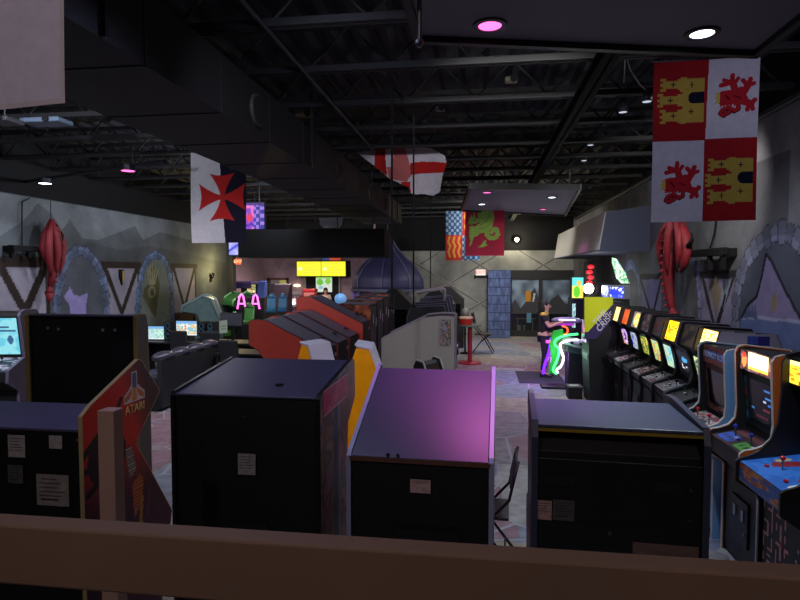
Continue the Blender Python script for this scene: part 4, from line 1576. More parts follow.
wall_dragon('red cloth dragon hung on the right wall below the quartered flag', XR - .28,
            [((675, 218), .05, 0), ((674, 226), .13, 0), ((673, 240), .13, 0), ((671, 255), .12, .05), ((668.5, 270), .10, .05), ((668.5, 284), .085, .05), ((670, 298), .07, 0), ((672.5, 312), .04, 0)],
            [lobe(((670, 220), .05, .05), ((663, 234), .075, .05), ((660, 246), .075, .05), ((661, 262), .05, .03), ((664, 275), .01, .0)),
             lobe(((672, 220), .04, .12), ((668, 236), .06, .16), ((667, 252), .055, .16), ((667, 266), .03, .12), ((668, 274), .01, .1)),
             lobe(((677, 220), .04, .12), ((679, 236), .06, .16), ((679.5, 252), .055, .15), ((678, 262), .03, .12), ((677, 270), .01, .1)),
             lobe(((680, 220), .05, .05), ((685, 234), .07, .08), ((687.5, 248), .07, .08), ((685, 262), .06, .08), ((681, 271), .03, .08), ((677.5, 266), .015, .08))],
            [[(688, 246), (692, 240), (691.5, 233)], [(679, 264), (677, 269), (677.5, 274)]], -1, ((672.5, 308), (674, 322)))

# black forked wall brackets beside the dragons
def bracket(label, X, beam, pegs, cable):
    c = at(*beam[0], X=X)
    t = thing('wall_bracket', label, 'wall bracket', (X, c.y, c.z), 0, 'black forked wall brackets')
    O = Vector((X, c.y, c.z))
    s = 1 if X < 0 else -1
    a, b = at(*beam[0], X=X) - O, at(*beam[1], X=X) - O
    z = -.04
    MB().box(-.05, .05, min(a.y, b.y), max(a.y, b.y), z - .045, z + .06).build('beam', HORN, t, bevel=.01)
    for x, y0, y1 in pegs:
        p, q = at(x, y0, X=X) - O, at(x, y1, X=X) - O
        MB().box(-.03, .03, p.y - .03, p.y + .03, q.z, z).build('peg', HORN, t)
    w = [at(x, y, X=X - s * .1) - O for x, y in cable]
    MB().tube(w, .012, 6).build('cable', HORN, t)
    p = at(*beam[2], X=X) - O
    MB().box(-.16 if s > 0 else -.07, .07 if s > 0 else .16, p.y - .08, p.y + .08, z - .06, z + .05).build('mount', HORN, t)


bracket('black forked bracket on the left wall beside the red dragon', XL + .16, ((10, 246), (42, 247), (14, 246)), ((11.5, 248, 258), (28.5, 249, 258)), ((22, 246), (22, 202), (30, 198)))
bracket('black forked bracket on the right wall beside the red dragon', XR - .16, ((690, 252), (725, 252), (722, 252)), ((710, 254, 270), (723, 254, 270)), ((709, 252), (714, 235), (716, 222), (716, 210)))

# small shield and sconce on the left wall
p = at(122, 277, X=XL + .03)
sh = thing('wall_shield', 'small black and gold shield on the left wall between painted braces', 'shield', (XL, p.y, p.z))
sp = [(-.09, .18), (.09, .18), (.09, -.02), (0, -.2), (-.09, -.02)]
MB().prism_x(sp, 0, .04).build('plate', HORN, sh, bevel=.008)
MB().prism_x([(0.0, .15), (.07, .15), (.07, -.02), (0.0, -.14)], .04, .046).build('gold_half', M('gold_paint', (170, 140, 60), .4, .4), sh)
p = at(211, 278, X=XL + .03)
sc_ = thing('wall_sconce', 'small dark wall sconce in the yellow glow on the left wall', 'wall lamp', (XL, p.y, p.z))
MB().box(0, .05, -.05, .05, -.12, .1).cyl((.05, 0, -.02), (.12, 0, .04), .02, n=8).build('bracket', HORN, sc_)
MB().lathe([(.02, 0), (.06, .1), (.06, .12), (.045, .1), (.01, .02)], (.12, 0, .04), 12).build('cup', M('sconce_dark', (40, 34, 26), .5, .2), sc_)
point('sconce_lamp', (XL + .55, p.y, p.z + .28), 75, (1, .84, .35), .05)

# ================================================================ MIDDLE ROWS
S_RR = [(0, 0), (0, 1.335), (.02, 1.36), (.82, 1.755), (.98, 1.765), (1.05, 1.73), (1.05, 1.42), (.92, 1.35), (.76, 1.1), (.90, 1.0), (.90, .86), (.76, .78), (.76, 0)]
B_RR = [(.012, 0), (.012, 1.335), (.81, 1.735), (.96, 1.745), (1.02, 1.5), (.88, 1.37), (.72, 1.08), (.86, .99), (.86, .86), (.72, .78), (.72, 0)]
rc = thing('arcade_cabinet', 'red-sided sloping cabinet, nearest of the red row', 'arcade cabinet', (-2.02, 7.72, 0), RW, 'red-sided sloping cabinets in the middle row')
shell(rc, .7, S_RR, B_RR, RED, BLK2, M('black_edge'))
MB().prism_x(yz([(.03, 1.359), (.82, 1.748), (.815, 1.758), (.025, 1.369)]), -.31, .31).build('top_board', M('sloped_board_dark', (84, 83, 98), .42, noise=.2, nscale=3), rc)
MB().prism_x(yz([(.16, 1.452), (.20, 1.474), (.19, 1.486), (.15, 1.464)]), -.2, -.06).build('handle', BLKM, rc)
back_label(rc, 0, .2, 1.24, .1, .05, dark=0, tint=(150, 150, 150))
dup(rc, (-2.02, 8.46, 0), RW, 'red-sided sloping cabinet second from the front of the red row')
dup(rc, (-2.02, 9.20, 0), RW, 'red-sided sloping cabinet third from the front of the red row')
dup(rc, (-1.98, 10.02, 0), RW, 'tallest red-sided sloping cabinet at the far end of the red row', scale=(1, 1.12, 1.12))

S_FL = [(0, 0), (0, 1.74), (.04, 1.775), (.62, 1.80), (.66, 1.76), (.66, 1.55), (.5, 1.48), (.44, 1.1), (.68, 1.0), (.68, .86), (.58, .78), (.58, 0)]
B_FL = [(.012, 0), (.012, 1.735), (.05, 1.765), (.62, 1.785), (.63, 1.56), (.46, 1.48), (.4, 1.08), (.64, .99), (.64, .86), (.54, .78), (.54, 0)]
fl = thing('arcade_cabinet', 'boxy black cabinet with brown flame-printed side behind the red row', 'arcade cabinet', (-2.03, 11.0, 0), RW, 'boxy black cabinets behind the red row')
shell(fl, .72, S_FL, B_FL, BLK, BLK2, M('black_edge'))
sideart('side_art', .72, 1, S_FL, .02, blotch([(48, 22, 18), (120, 60, 40), (70, 32, 24), (160, 84, 50), (190, 110, 70)], 4, 101, 2), PLAT, fl)
MB().prism_x(yz([(.04, 1.772), (.60, 1.797), (.60, 1.806), (.04, 1.782)]), -.34, .34).build('top_board', M('sloped_board_dark'), fl)
for z, x in ((1.5, -.1), (1.42, .2)):
    back_label(fl, 0, x, z, .07, .17, dark=0, tint=(168, 168, 172))
for k, lb in enumerate(('second', 'third', 'last')):
    d = dup(fl, (-2.03, 11.78 + .78 * k, 0), RW, 'boxy black cabinet, %s along the row behind the red cabinets' % lb, scale=(1, 1, 1.02 + .02 * k))

# grey sided row facing the aisle
S_GR = [(0, 0), (0, 1.455), (.02, 1.48), (.60, 1.765), (.83, 1.79), (1.01, 1.785), (1.03, 1.76), (1.03, 1.1), (1.04, .95), (.86, .82), (.86, 0)]
B_GR = [(.012, 0), (.012, 1.45), (.6, 1.745), (.82, 1.77), (1.0, 1.765), (1.0, .95), (.82, .82), (.82, 0)]
GSIDE = M('grey_side_laminate', (176, 170, 160), .55, noise=.06)
BW = blotch([(26, 24, 32), (190, 180, 205), (40, 36, 50), (200, 120, 130), (90, 84, 110)], 7, 103)
gc = thing('arcade_cabinet', 'big plain grey-sided cabinet with sloping back, in the middle of the room', 'arcade cabinet', (-1.375, 8.42, 0), PI / 2, 'grey and black cabinets facing the aisle')
shell(gc, .8, S_GR, B_GR, GSIDE, BLK2, M('violet_edge', (110, 104, 140), .4))
frontart('marquee', .74, (1.005, 1.56), (1.005, 1.74), 30, 12, BW, PLAT, gc, .004, .01)
frontart('screen', .5, (1.005, 1.2), (1.005, 1.5), 20, 14, blotch([(30, 30, 40), (90, 90, 120)], 4, 104), PSCR, gc, .006, .004)
frontart('control_panel', .74, (1.005, 1.0), (1.005, 1.12), 30, 14, BW, PLAT, gc, .004, .004)
frontart('front_panel', .74, (.82, .1), (.82, .8), 30, 26, BW, PLAT, gc, .004, .004)
for k, (lb, mqc) in enumerate((('second', (60, 50, 80)), ('third', (90, 80, 110)), ('fourth', (120, 40, 60)))):
    upright('black cabinet with pale edging facing the aisle, %s behind the big plain grey side' % lb, (-1.12, 9.22 + .72 * k, 0), PI / 2, .66, 'modern', BLK, M('violet_edge'), BLK2,
            mq=blotch([mqc, (40, 36, 46), (150, 140, 160)], 4, 150 + k), mqmat=PLAT, bez=BW, scr=blotch([(30, 30, 44), (90, 80, 120)], 3, 155 + k), cp=BW, front=BW, group='grey and black cabinets facing the aisle', coin=False, scale=(1, 1, 1 + .02 * k))
# poster on the aisle end of the grey side
pp = at(441, 345, Y=8.0)
po = art('poster', (pp.x - .012, 8.005, 1.38), (.15, 0, 0), (0, 0, .36), 16, 30, blotch([(120, 116, 130), (170, 160, 160), (90, 96, 84), (190, 140, 120)], 5, 105), PLAT, gc, thick=.006)
po.matrix_parent_inverse = (Matrix.Translation((-1.375, 8.42, 0)) @ Matrix.Rotation(PI / 2, 4, 'Z')).inverted()

# racing seats with white trim in front of the grey cabinets
def seat_thing(label, loc, rz, printed):
    t = thing('racing_chair', label, 'chair', loc, rz, 'racing seats by the aisle')
    prof = [(.0, .42), (.06, .40), (.40, .36), (.46, .40), (.44, .48), (.14, .50), (.08, .62), (-.10, 1.22), (-.16, 1.26), (-.22, 1.22), (-.10, .55)]
    MB().prism_x([(-d, z) for d, z in prof], -.17, .17).build('seat_shell', M('seat_black', (22, 22, 26), .35), t, bevel=.02)
    for s in (-.2, .2):
        o = MB().prism_x([(-d, z) for d, z in [(.46, .36), (.48, .5), (.2, .6), (.02, .95), (-.10, 1.26), (-.2, 1.28), (-.24, 1.2), (-.06, .4)]], s - .03, s + .03).build('side_bolster', M('seat_black'), t, bevel=.012)
        MB().tube([(s, -d, z) for d, z in [(.48, .5), (.2, .6), (.02, .95), (-.10, 1.26), (-.2, 1.28)]], .012, 6).build('piping', M('seat_piping', (200, 196, 190), .5), o)
    if printed:
        art('printed_back', (-.14, .112, .7), (.28, 0, 0), (0, .1, .5), 12, 16, BW, PLAT, t)
    MB().box(-.15, .15, -.36, .0, .06, .38).box(-.2, .2, -.42, .1, 0, .06).build('pedestal', BLK, t, bevel=.01)


seat_thing('black racing chair with white piping in front of the big grey cabinet side', (-.52, 7.35, 0), R(62), False)

# handle bar frame on top of the grey row, black sloped cabinets beyond
hb = thing('tubular_frame', 'bent pale tube frame standing on the grey cabinet row', 'frame', (-.95, 9.4, 1.9))
MB().tube([(-.1, -.25, -.0), (-.1, -.25, .12), (-.06, -.2, .17), (.3, .5, .22), (.34, .6, .2), (.34, .6, .01)], .03, 8).build('tube', M('pale_tube', (150, 148, 146), .35), hb, smooth=True)
bcs = thing('arcade_cabinet', 'black cabinet with peaked top beyond the grey row, left one', 'arcade cabinet', (-1.15, 15.0, 0), 0, 'black peaked cabinets far down the middle')
S_PK = [(-.5, 0), (-.5, 1.55), (-.1, 1.93), (.1, 1.93), (.5, 1.55), (.5, 0)]
MB().prism_y(S_PK, 0, .8).build('body', BLK2, bcs, bevel=.01)
MB().box(-.4, .4, -.02, 0, .9, 1.4).build('screen', GLASS, bcs)
dup(bcs, (-1.0, 18.2, 0), 0, 'black cabinet with peaked top beyond the grey row, one nearer the table')
dup(bcs, (-2.3, 15.2, 0), 0, 'black cabinet with peaked top standing right of the blue canopy')

# amber and white moulded seats between the near cabinets and the red row
AMB = M('amber_plastic', (226, 146, 16), .3, noise=.35, nscale=7, emit=.16, ecol=(240, 150, 10), spec=.6)
LILW = M('lilac_white_plastic', (226, 222, 240), .4)
def amber(label, loc, rz):
    t = thing('game_pod_seat', label, 'seat', loc, rz, 'amber and white pod seats')
    prof = [(.16, .55), (.20, 1.2), (.02, 1.72), (-.10, 1.74), (-.24, 1.36), (-.26, 1.1), (-.18, .55)]
    MB().prism_x([(-d, z) for d, z in prof], -.17, .17).build('shell', AMB, t, bevel=.02)
    o = MB().prism_x([(-d, z) for d, z in [(.175, .6), (.215, 1.2), (.03, 1.74), (-.12, 1.765), (-.10, 1.735), (.01, 1.715), (.19, 1.2), (.15, .6)]], -.18, .18).build('front_face', LILW, t, bevel=.006)
    for k in range(4):
        MB().obox((-.05 + .03 * k, -.125, 1.49), (.012, .03, .05), (R(18), 0, 0)).build('vent_slot', M('vent_grey', (90, 88, 104), .6), o)
    MB().box(-.22, .22, -.28, .26, .42, .55).build('seat_base', LILW, t, bevel=.02)
    MB().box(-.19, .19, -.24, .22, 0, .42).build('pedestal', GRYL, t, bevel=.01)


p1 = at(313, 350, Y=5.6)
amber('amber and lilac-white pod seat half hidden behind the dark grey cabinet top', (p1.x - .05, 5.95, 0), R(62))
COL.objects['game_pod_seat'].scale = (.92, .92, .945)
p2 = at(361, 350, Y=5.2)
amber('amber and white pod seat standing clear between two near cabinets', (p2.x + .09, 5.15, 0), R(96))

# black leather bench backed to the aisle
bn = thing('leather_bench', 'long black leather bench with dark panelled back, left of the near cabinets', 'bench', (-5.45, 10.3, 0), 0)
MB().box(-.02, .06, -1.15, 1.15, .05, .90).build('back_panel', M('bench_panel', (34, 33, 36), .55), bn, bevel=.008)
for k in range(4):
    y = -1.15 + .575 * k
    b = MB()
    b.ball((-.06, y + .29, .92), (.15, .30, .09), 16, 10)
    b.build('back_cushion', M('leather_violet_black', (58, 54, 70), .35, noise=.3, nscale=14, bump=.4), bn, smooth=True)
    MB().ball((-.35, y + .29, .44), (.32, .29, .10), 16, 8).build('seat_cushion', M('leather_violet_black'), bn, smooth=True)
MB().box(-.66, -.02, -1.15, 1.15, 0, .40).build('base', M('bench_panel'), bn)
MB().tube([(.0, -1.13, .87), (.03, -.4, .85), (.02, .3, .86), (.0, 1.13, .88)], .012, 6).build('piping', TAN, bn)

# folding chair behind the gap at the railing, chair at the far table
def fold_chair(label, loc, rz):
    t = thing('folding_chair', label, 'chair', loc, rz, 'black metal chairs')
    FR = M('chair_frame_black', (20, 20, 22), .4, .4)
    MB().box(-.2, .2, -.2, .2, .43, .46).build('seat', M('chair_seat', (26, 26, 28), .5), t, bevel=.01)
    MB().obox((0, .235, .80), (.40, .02, .22), (R(-12), 0, 0)).build('backrest', M('chair_seat'), t, bevel=.008)
    for s in (-.2, .2):
        MB().tube([(s, .27, .92), (s, .20, .6), (s, -.05, .32), (s, -.24, .012)], .012, 8).build('leg', FR, t, smooth=True)
        MB().tube([(s * .9, -.16, .44), (s * .9, .05, .28), (s * .9, .26, .012)], .012, 8).build('leg', FR, t, smooth=True)
    MB().cyl((-.2, -.15, .18), (.2, -.15, .18), .009).cyl((-.18, .17, .13), (.18, .17, .13), .009).build('stretcher', FR, t)


fold_chair('black folding chair in the gap between two cabinets at the railing', (.05, 4.75, 0), R(-93))
fold_chair('black metal chair beside the red pedestal table', (.12, 17.1, 0), R(85))
COL.objects['folding_chair.001'].scale = (1.25, 1.25, 1.32)

tb = thing('pedestal_table', 'small round green-topped table with a red pedestal', 'table', (-.25, 15.2, 0))
MB().lathe([(.30, 0), (.30, .03), (.06, .06), (.06, .96), (.1, .98)], n=20).build('pedestal', M('red_pedestal', (150, 26, 44), .4), tb)
MB().lathe([(.001, .98), (.30, .98), (.31, 1.0), (.30, 1.02), (.001, 1.02)], n=24).build('tabletop', M('green_top', (84, 112, 92), .5), tb)
rb = thing('toy_drum', 'red and cream tub standing on the green-topped table', 'tub', (-.36, 15.2, 1.02))
MB().lathe([(.16, 0), (.19, .16)], n=20).build('tub_body', M('red_tub', (190, 44, 36), .4), rb)
MB().lathe([(.19, .16), (.2, .18), (.18, .21), (.001, .23)], n=20).build('contents', M('tub_cream', (226, 196, 150), .7), rb)
sk = thing('display_globe', 'grey globe head on a thin black stand beyond the red tub', 'ornament', (-.42, 17.0, 0))
MB().lathe([(.16, 0), (.16, .03), (.025, .06), (.025, 1.08)], n=14).build('stand', HORN, sk)
MB().ball((0, 0, 1.20), (.12, .12, .15)).build('globe', GRYL, sk, smooth=True)
# ================================================================ COMPUTER DESKS
DESK = M('desk_black', (24, 24, 27), .5)
def desk(label, x0, x1, y, d=.75):
    t = thing('computer_desk', label, 'desk', ((x0 + x1) / 2, y, 0), 0, 'black computer desks')
    w = x1 - x0
    MB().box(-w / 2, w / 2, -d / 2, d / 2, .71, .75).build('desktop', DESK, t, bevel=.004)
    for s in (-1, 1):
        MB().box(s * (w / 2 - .05) - .03, s * (w / 2 - .05) + .03, -d / 2 + .05, d / 2 - .05, 0, .71).build('leg', DESK, t)
    MB().box(-w / 2 + .08, w / 2 - .08, d / 2 - .06, d / 2 - .03, .3, .71).build('modesty_panel', DESK, t)


desk('long black computer desk under the lit monitors by the left wall', -8.1, -5.0, 13.0)
desk('black computer desk nearer the aisle with the large dark monitor', -5.35, -3.9, 11.4)


def monitor(label, x, y, w, h, z0, fn=None, rz=0, base=.75, em=1.2):
    t = thing('monitor', label, 'monitor', (x, y, base), rz, 'computer monitors on the desks')
    MB().box(-w / 2 - .015, w / 2 + .015, 0, .035, z0, z0 + h + .03).build('housing', BLKM, t, bevel=.004)
    if fn:
        art('screen', (-w / 2, -.002, z0 + .015), (w, 0, 0), (0, 0, h), 40, 26, fn, MART('monitor_picture', .3, emit=em), t)
    else:
        MB().box(-w / 2, w / 2, -.002, .0, z0 + .015, z0 + .015 + h).build('screen', M('monitor_off_grey', (74, 74, 82), .35), t)
    MB().box(-.03, .03, .03, .06, .01, z0 + .1).box(-.12, .12, -.06, .12, 0, .012).build('stand', BLKM, t)


def desktop_pic(cols, s):
    f = blotch(cols, 4, s)

    def fn(U, V):
        c = f(U, V)
        c[(V > .82)] = (120, 170, 220)
        c[V < .08] = (225, 230, 235)
        return c
    return fn


pm = at(155, 333, Y=12.9)
monitor('lit monitor with pale green and blue picture, beside the tall black cabinet', pm.x, 12.95, .40, .31, pm.z - .75 - .17, desktop_pic([(200, 230, 220), (150, 200, 180), (190, 215, 235), (170, 210, 150)], 111))
pm = at(185.5, 329, Y=12.9)
monitor('lit monitor with a blue and orange picture, the wider of the two', pm.x, 12.95, .52, .34, pm.z - .75 - .17, desktop_pic([(210, 225, 235), (230, 190, 120), (120, 190, 220), (240, 235, 220), (220, 140, 90)], 112))
tag(MB().box(-.13, .13, -.12, .12, 0, .02).box(-.11, .11, .04, .06, .02, .22).build('paper_tray', PAPER, loc=(at(150, 320, Y=13.2).x, 13.25, .75)), 'small pale sheet holder behind the first lit monitor', 'paper holder')
pm = at(230.5, 320, Y=11.4)
monitor('large dark monitor with grey screen in front of the racing pods', pm.x, 11.45, .46, .26, pm.z - .75 - .14)
pp = at(224.5, 327, Y=11.2)
ns = thing('notice_stand', 'white printed notice on a stand beside the grey-screened monitor', 'notice', (pp.x, 11.15, .75))
MB().cyl((0, .02, 0), (0, .02, .5), .012).box(-.08, .08, -.05, .09, 0, .015).build('stand', BLKM, ns)
art('sheet', (-.085, 0, pp.z - .75 - .13), (.17, .0, .02), (0, 0, .26), 12, 18, lambda U, V: np.where((inrect(U, V, .15, .85, .2, .8) & ((V * 14 % 1) < .4))[:, None], (150, 190, 150), paint(len(U), (214, 226, 212))), MART('notice_print', .6, emit=.25), ns, thick=.008)


def pc_tower(label, x, y):
    t = thing('computer_tower', label, 'computer', (x, y, .75), 0, 'computer towers on the desks')
    MB().box(-.085, .085, -.15, .15, 0, .44).build('case', BLKM, t, bevel=.01)
    for k in range(3):
        MB().lathe([(.05, 0), (.06, 0), (.06, .01), (.05, .01)], n=16, caps=False).build('fan_ring', M('fan_ring', (60, 90, 110), .4, emit=.15, ecol=(80, 140, 180)), t).matrix_local = Matrix.Translation((0, -.155, .08 + .13 * k)) @ Matrix.Rotation(PI / 2, 4, 'X')
    MB().box(-.06, .06, -.16, -.15, .40, .42).build('front_strip', STEEL, t)


for px, y, lb in ((171, 13.26, 'between the two lit monitors'), (204.5, 13.26, 'right of the wider lit monitor'), (213, 13.26, 'at the aisle end of the long desk')):
    pc_tower('black computer tower ' + lb, at(px, 330, Y=y).x, y)


def office_chair(label, x, y, rz):
    t = thing('office_chair', label, 'chair', (x, y, 0), rz, 'dark office chairs at the computer desks')
    MB().obox((0, 0, .47), (.46, .46, .08)).build('seat', M('chair_fabric', (28, 28, 32), .8), t, bevel=.02)
    MB().obox((0, .26, .82), (.42, .07, .56), (R(-8), 0, 0)).build('backrest', M('chair_fabric'), t, bevel=.03)
    MB().cyl((0, 0, .1), (0, 0, .44), .025).build('gas_lift', STEEL, t)
    b = MB()
    for k in range(5):
        a = 2 * PI * k / 5
        b.cyl((0, 0, .1), (.27 * math.cos(a), .27 * math.sin(a), .06), .018, .012, 8)
        b.ball((.27 * math.cos(a), .27 * math.sin(a), .03), .03, 8, 6)
    b.build('star_base', DSTEEL, t)
    for s in (-.25, .25):
        MB().box(s - .02, s + .02, -.12, .12, .64, .67).box(s - .012, s + .012, .0, .03, .47, .64).build('armrest', BLKM, t)


office_chair('dark office chair at the long desk facing the wide lit monitor', at(186, 345, Y=12.3).x, 12.25, PI)
office_chair('dark office chair at the aisle end of the long desk', at(212, 345, Y=12.2).x, 12.2, PI + .3)
office_chair('dark office chair at the nearer computer desk', at(236, 350, Y=10.7).x, 10.75, PI - .2)

# ================================================================ SIT-DOWN RACING MACHINES
def racer(label, x, y, rz, hood, cream, seatcol, scr):
    t = thing('racing_machine', label, 'arcade machine', (x, y, 0), rz, 'sit-down racing machines far back on the left')
    HM = M('hood_%d_%d_%d' % hood, hood, .35, noise=.25, nscale=6)
    prof = [(0, 0), (0, 1.15), (-.18, 1.62), (-.42, 1.72), (-.95, 1.45), (-1.0, 1.30), (-.62, 1.22), (-.5, .95), (-.72, .8), (-.6, 0)]
    MB().prism_x(prof, -.34, .34).build('body', HM, t, bevel=.03)
    for s in (-.36, .36):
        MB().tube([(s, 0, 1.1), (s, -.2, 1.64), (s, -.44, 1.75), (s, -.98, 1.46), (s, -1.02, 1.28)], .035, 8).build('canopy_rib', M('rib_%d' % cream[0], cream, .35), t, smooth=True)
    frontart('screen', .5, (.52, 1.0), (.6, 1.24), 16, 12, scr, PSCR, t, .01, .005)
    MB().prism_x([(-.9, .3), (-1.5, .3), (-1.75, 1.2), (-1.62, 1.22), (-1.35, .52), (-.9, .46)], -.24, .24).build('seat', M('seat_%d_%d_%d' % seatcol, seatcol, .45), t, bevel=.03)
    MB().box(-.3, .3, -1.6, 0, 0, .28).build('base', BLKM, t, bevel=.01)
    o = MB().tube([(-.14 + .0, -.72, .98), (-.1, -.74, 1.1), (.0, -.75, 1.14), (.1, -.74, 1.1), (.14, -.72, .98), (.0, -.7, .9)], .016, 8, closed=True).build('steering_wheel', BLKM, t, smooth=True)


racer('pale teal racing machine with a pointed nose beside the left wall', at(216, 305, Y=15.5).x + .1, 15.6, R(-72), (122, 152, 150), (170, 196, 196), (60, 70, 80), blotch([(60, 90, 120), (120, 170, 180)], 4, 121))
racer('green racing machine with curved green canopy ribs', at(240, 300, Y=18).x, 18.9, R(-30), (44, 92, 62), (92, 150, 104), (60, 130, 60), blotch([(40, 120, 60), (160, 210, 160)], 4, 122))


def ride_seat(label, x, y, rz, z, col, em=0):
    t = thing('ride_seat', label, 'seat', (x, y, 0), rz, 'tall ride seats far back on the left')
    m = M('ride_%d_%d_%d' % col, col, .4, emit=em)
    MB().prism_x([(-.02, z - .55), (-.30, z - .5), (-.34, z - .42), (-.08, z - .38), (.04, z - .05), (.0, z), (.12, z), (.16, z - .1), (.06, z - .5)], -.14, .14).build('seat_shell', m, t, bevel=.03)
    MB().ball((0, .06, z + .02), (.10, .07, .09)).build('headrest', m, t, smooth=True)
    MB().box(-.16, .16, -.3, .12, 0, z - .5).build('pedestal', BLKM, t, bevel=.01)


for (px, py, y, z, col, em, lb) in ((271.5, 303, 18.3, 1.58, (44, 100, 150), 0, 'blue ride seat, left of the pair before the snack counter'), (282.5, 303, 19.1, 1.55, (44, 100, 150), 0, 'blue ride seat, right of the pair before the snack counter'),
                                   (249, 311, 16.0, 1.40, (70, 140, 60), 0, 'bright green ride seat between the pink-lit seats and the grey monitor')):
    ride_seat(lb, at(px, py, Y=y).x, y, .2, z, col, em)
PKL = M('pink_neon', (255, 120, 225), emit=2.2, ecol=(255, 110, 215))
for px, y, lb in ((241.5, 16.5, 'pink glowing arched seat light left of the dark purple machine'), (255.5, 16.9, 'pink glowing arched seat light nearer the dark purple machine')):
    q0 = at(px, 309, Y=y)
    t = thing('neon_arch', lb, 'neon light', (q0.x, y, 0), 0, 'pink neon arches')
    z0 = q0.z
    MB().tube([(-.13, 0, z0), (-.06, 0, z0 + .38), (0, 0, z0 + .45), (.06, 0, z0 + .38), (.13, 0, z0)], .028, 8).cyl((-.09, 0, z0 + .16), (.09, 0, z0 + .16), .022).build('tube_light', PKL, t, smooth=True)
    MB().box(-.2, .2, .04, .2, 0, z0 + .34).build('holder', BLKM, t, bevel=.02)
pp = at(276, 292, Y=19.6)
pm_ = thing('arcade_machine', 'dark purple machine with sloping back in front of the snack bar doorway', 'arcade machine', (pp.x, 19.8, 0), 0)
MB().prism_x([(0, 0), (0, 1.2), (.5, 1.95), (.62, 1.97), (.7, 1.9), (.7, 0)], -.34, .30).build('body', M('dark_purple', (62, 44, 64), .5), pm_, bevel=.015)
MB().box(-.37, -.34, -.02, .72, 0, 1.98).build('side_panel', BLKM, pm_)
pp = at(250.5, 288.5, Y=20)
pc_ = thing('arcade_machine', 'black machine with small yellow lit picture topped by blue and purple hood', 'arcade machine', (pp.x, 20.1, 0), 0)
MB().box(-.42, .42, .02, .6, 0, pp.z + .18).build('body', BLKM, pc_, bevel=.02)
art('lit_picture', (-.17, -.0, pp.z - .16), (.32, 0, 0), (0, 0, .30), 12, 12, blotch([(200, 190, 120), (120, 110, 70), (230, 220, 160)], 4, 123), PSCR, pc_, thick=.02)
MB().prism_x([(-.1, 1.80), (.0, 2.02), (.6, 2.06), (.6, 1.9)], -1.05, .0).build('purple_hood', M('hood_purple', (54, 44, 92), .5), pc_, bevel=.02)
MB().prism_x([(-.25, 1.45), (.0, 2.05), (.2, 2.08), (.2, 1.5)], .26, .52).build('blue_side', M('hood_blue', (54, 78, 160), .45), pc_, bevel=.02)

# ================================================================ SNACK BAR
ct = thing('snack_counter', 'pale snack bar counter at the far left wall', 'counter', (-6.9, 22.4, 0))
MB().box(-1.15, 1.0, -.3, .3, 0, 1.02).build('counter_body', M('counter_purple', (110, 84, 100), .6), ct)
MB().box(-1.2, 1.05, -.36, .34, 1.02, 1.07).build('counter_top', WHT, ct, bevel=.008)
pp = at(291, 303.5, Y=22.2)
dc = thing('display_case', 'white display case with a bright light on the snack counter', 'display case', (pp.x, 22.2, 1.07))
MB().box(-.42, .42, -.2, .25, 0, .26).build('case', WHT, dc, bevel=.02)
MB().box(-.2, .22, -.215, -.2, .06, .16).build('light_strip', M('case_light', (240, 248, 255), emit=5), dc)
pp = at(311, 294, Y=22.6)
pk = thing('popcorn_machine', 'red machine on the snack counter beside the service window', 'popcorn machine', (pp.x, 22.5, 1.07))
MB().box(-.26, .26, -.2, .2, 0, .18).box(-.26, .26, -.2, .2, .52, .66).build('case', M('popcorn_red', (170, 26, 36), .4), pk, bevel=.02)
MB().box(-.23, .23, -.18, .18, .18, .52).build('glass_box', M('popcorn_glass', (190, 120, 110), .15), pk)
for x in (-.24, .24):
    MB().box(x - .02, x + .02, -.2, -.16, .18, .52).build('corner_post', M('popcorn_red'), pk)

mb = thing('menu_board', 'two glowing yellow menu screens over the snack bar', 'menu screen', (0, 23.2, 0))
a_, b_ = at(297, 276, Y=23.2), at(345.5, 261.5, Y=23.2)
mid = (a_.x + b_.x) / 2


def menu(U, V):
    c = paint(len(U), (246, 240, 40))
    r = np.random.default_rng(9)
    for k in range(7):
        c[inrect(U, V, .08 + .3 * r.random(), .5 + .4 * r.random(), .12 + k * .12, .15 + k * .12)] = (226, 206, 70)
    c[incirc(U, V, .14, .5, .08, .12)] = (250, 250, 190)
    return c


for x0, x1 in ((a_.x, mid - .01), (mid + .01, b_.x)):
    art('menu_screen', (x0, 0, a_.z), (x1 - x0, 0, 0), (0, 0, b_.z - a_.z), 40, 30, menu, MART('menu_glow', .4, emit=1.15), mb, thick=.05)
MB().box(a_.x - .03, b_.x + .03, .051, .8, a_.z - .04, b_.z + .04).build('back_frame', BLKM, mb)
rs = at(326, 258.5, Y=23.25)
tag(MB().box(-.3, .0, -.02, .02, -.08, .08, 0).box(0, .48, -.02, .02, -.08, .08, 1).build('sign_strip', [M('strip_blue', (50, 80, 150), .5, emit=.3), M('strip_red', (220, 80, 50), .5, emit=.4)], loc=(rs.x + .15, 23.25, rs.z)), 'blue and red sign strip above the yellow menu screens', 'sign')

# doorway with a lit kitchen, and the service window
a_, b_ = at(268, 302, Y=23.97), at(288.5, 278, Y=23.97)
dw = MB()
dw.box(a_.x, a_.x + .08, 23.9, 24.0, 0, b_.z).box(b_.x - .08, b_.x, 23.9, 24.0, 0, b_.z).box(a_.x, b_.x, 23.9, 24.0, b_.z - .09, b_.z)
dw_ = struct(dw.build('door_2', M('door_frame_maroon', (84, 44, 44), .5)))


def kitchen(U, V):
    c = paint(len(U), (116, 108, 106))
    c[U > .6] = (206, 178, 96)
    c[(U > .66) & (U < .9) & (V > .8)] = (196, 200, 110)
    c[(U > .7) & (U < .85) & (V < .72)] = (232, 214, 170)
    c[U < .1] = (60, 52, 50)
    return c


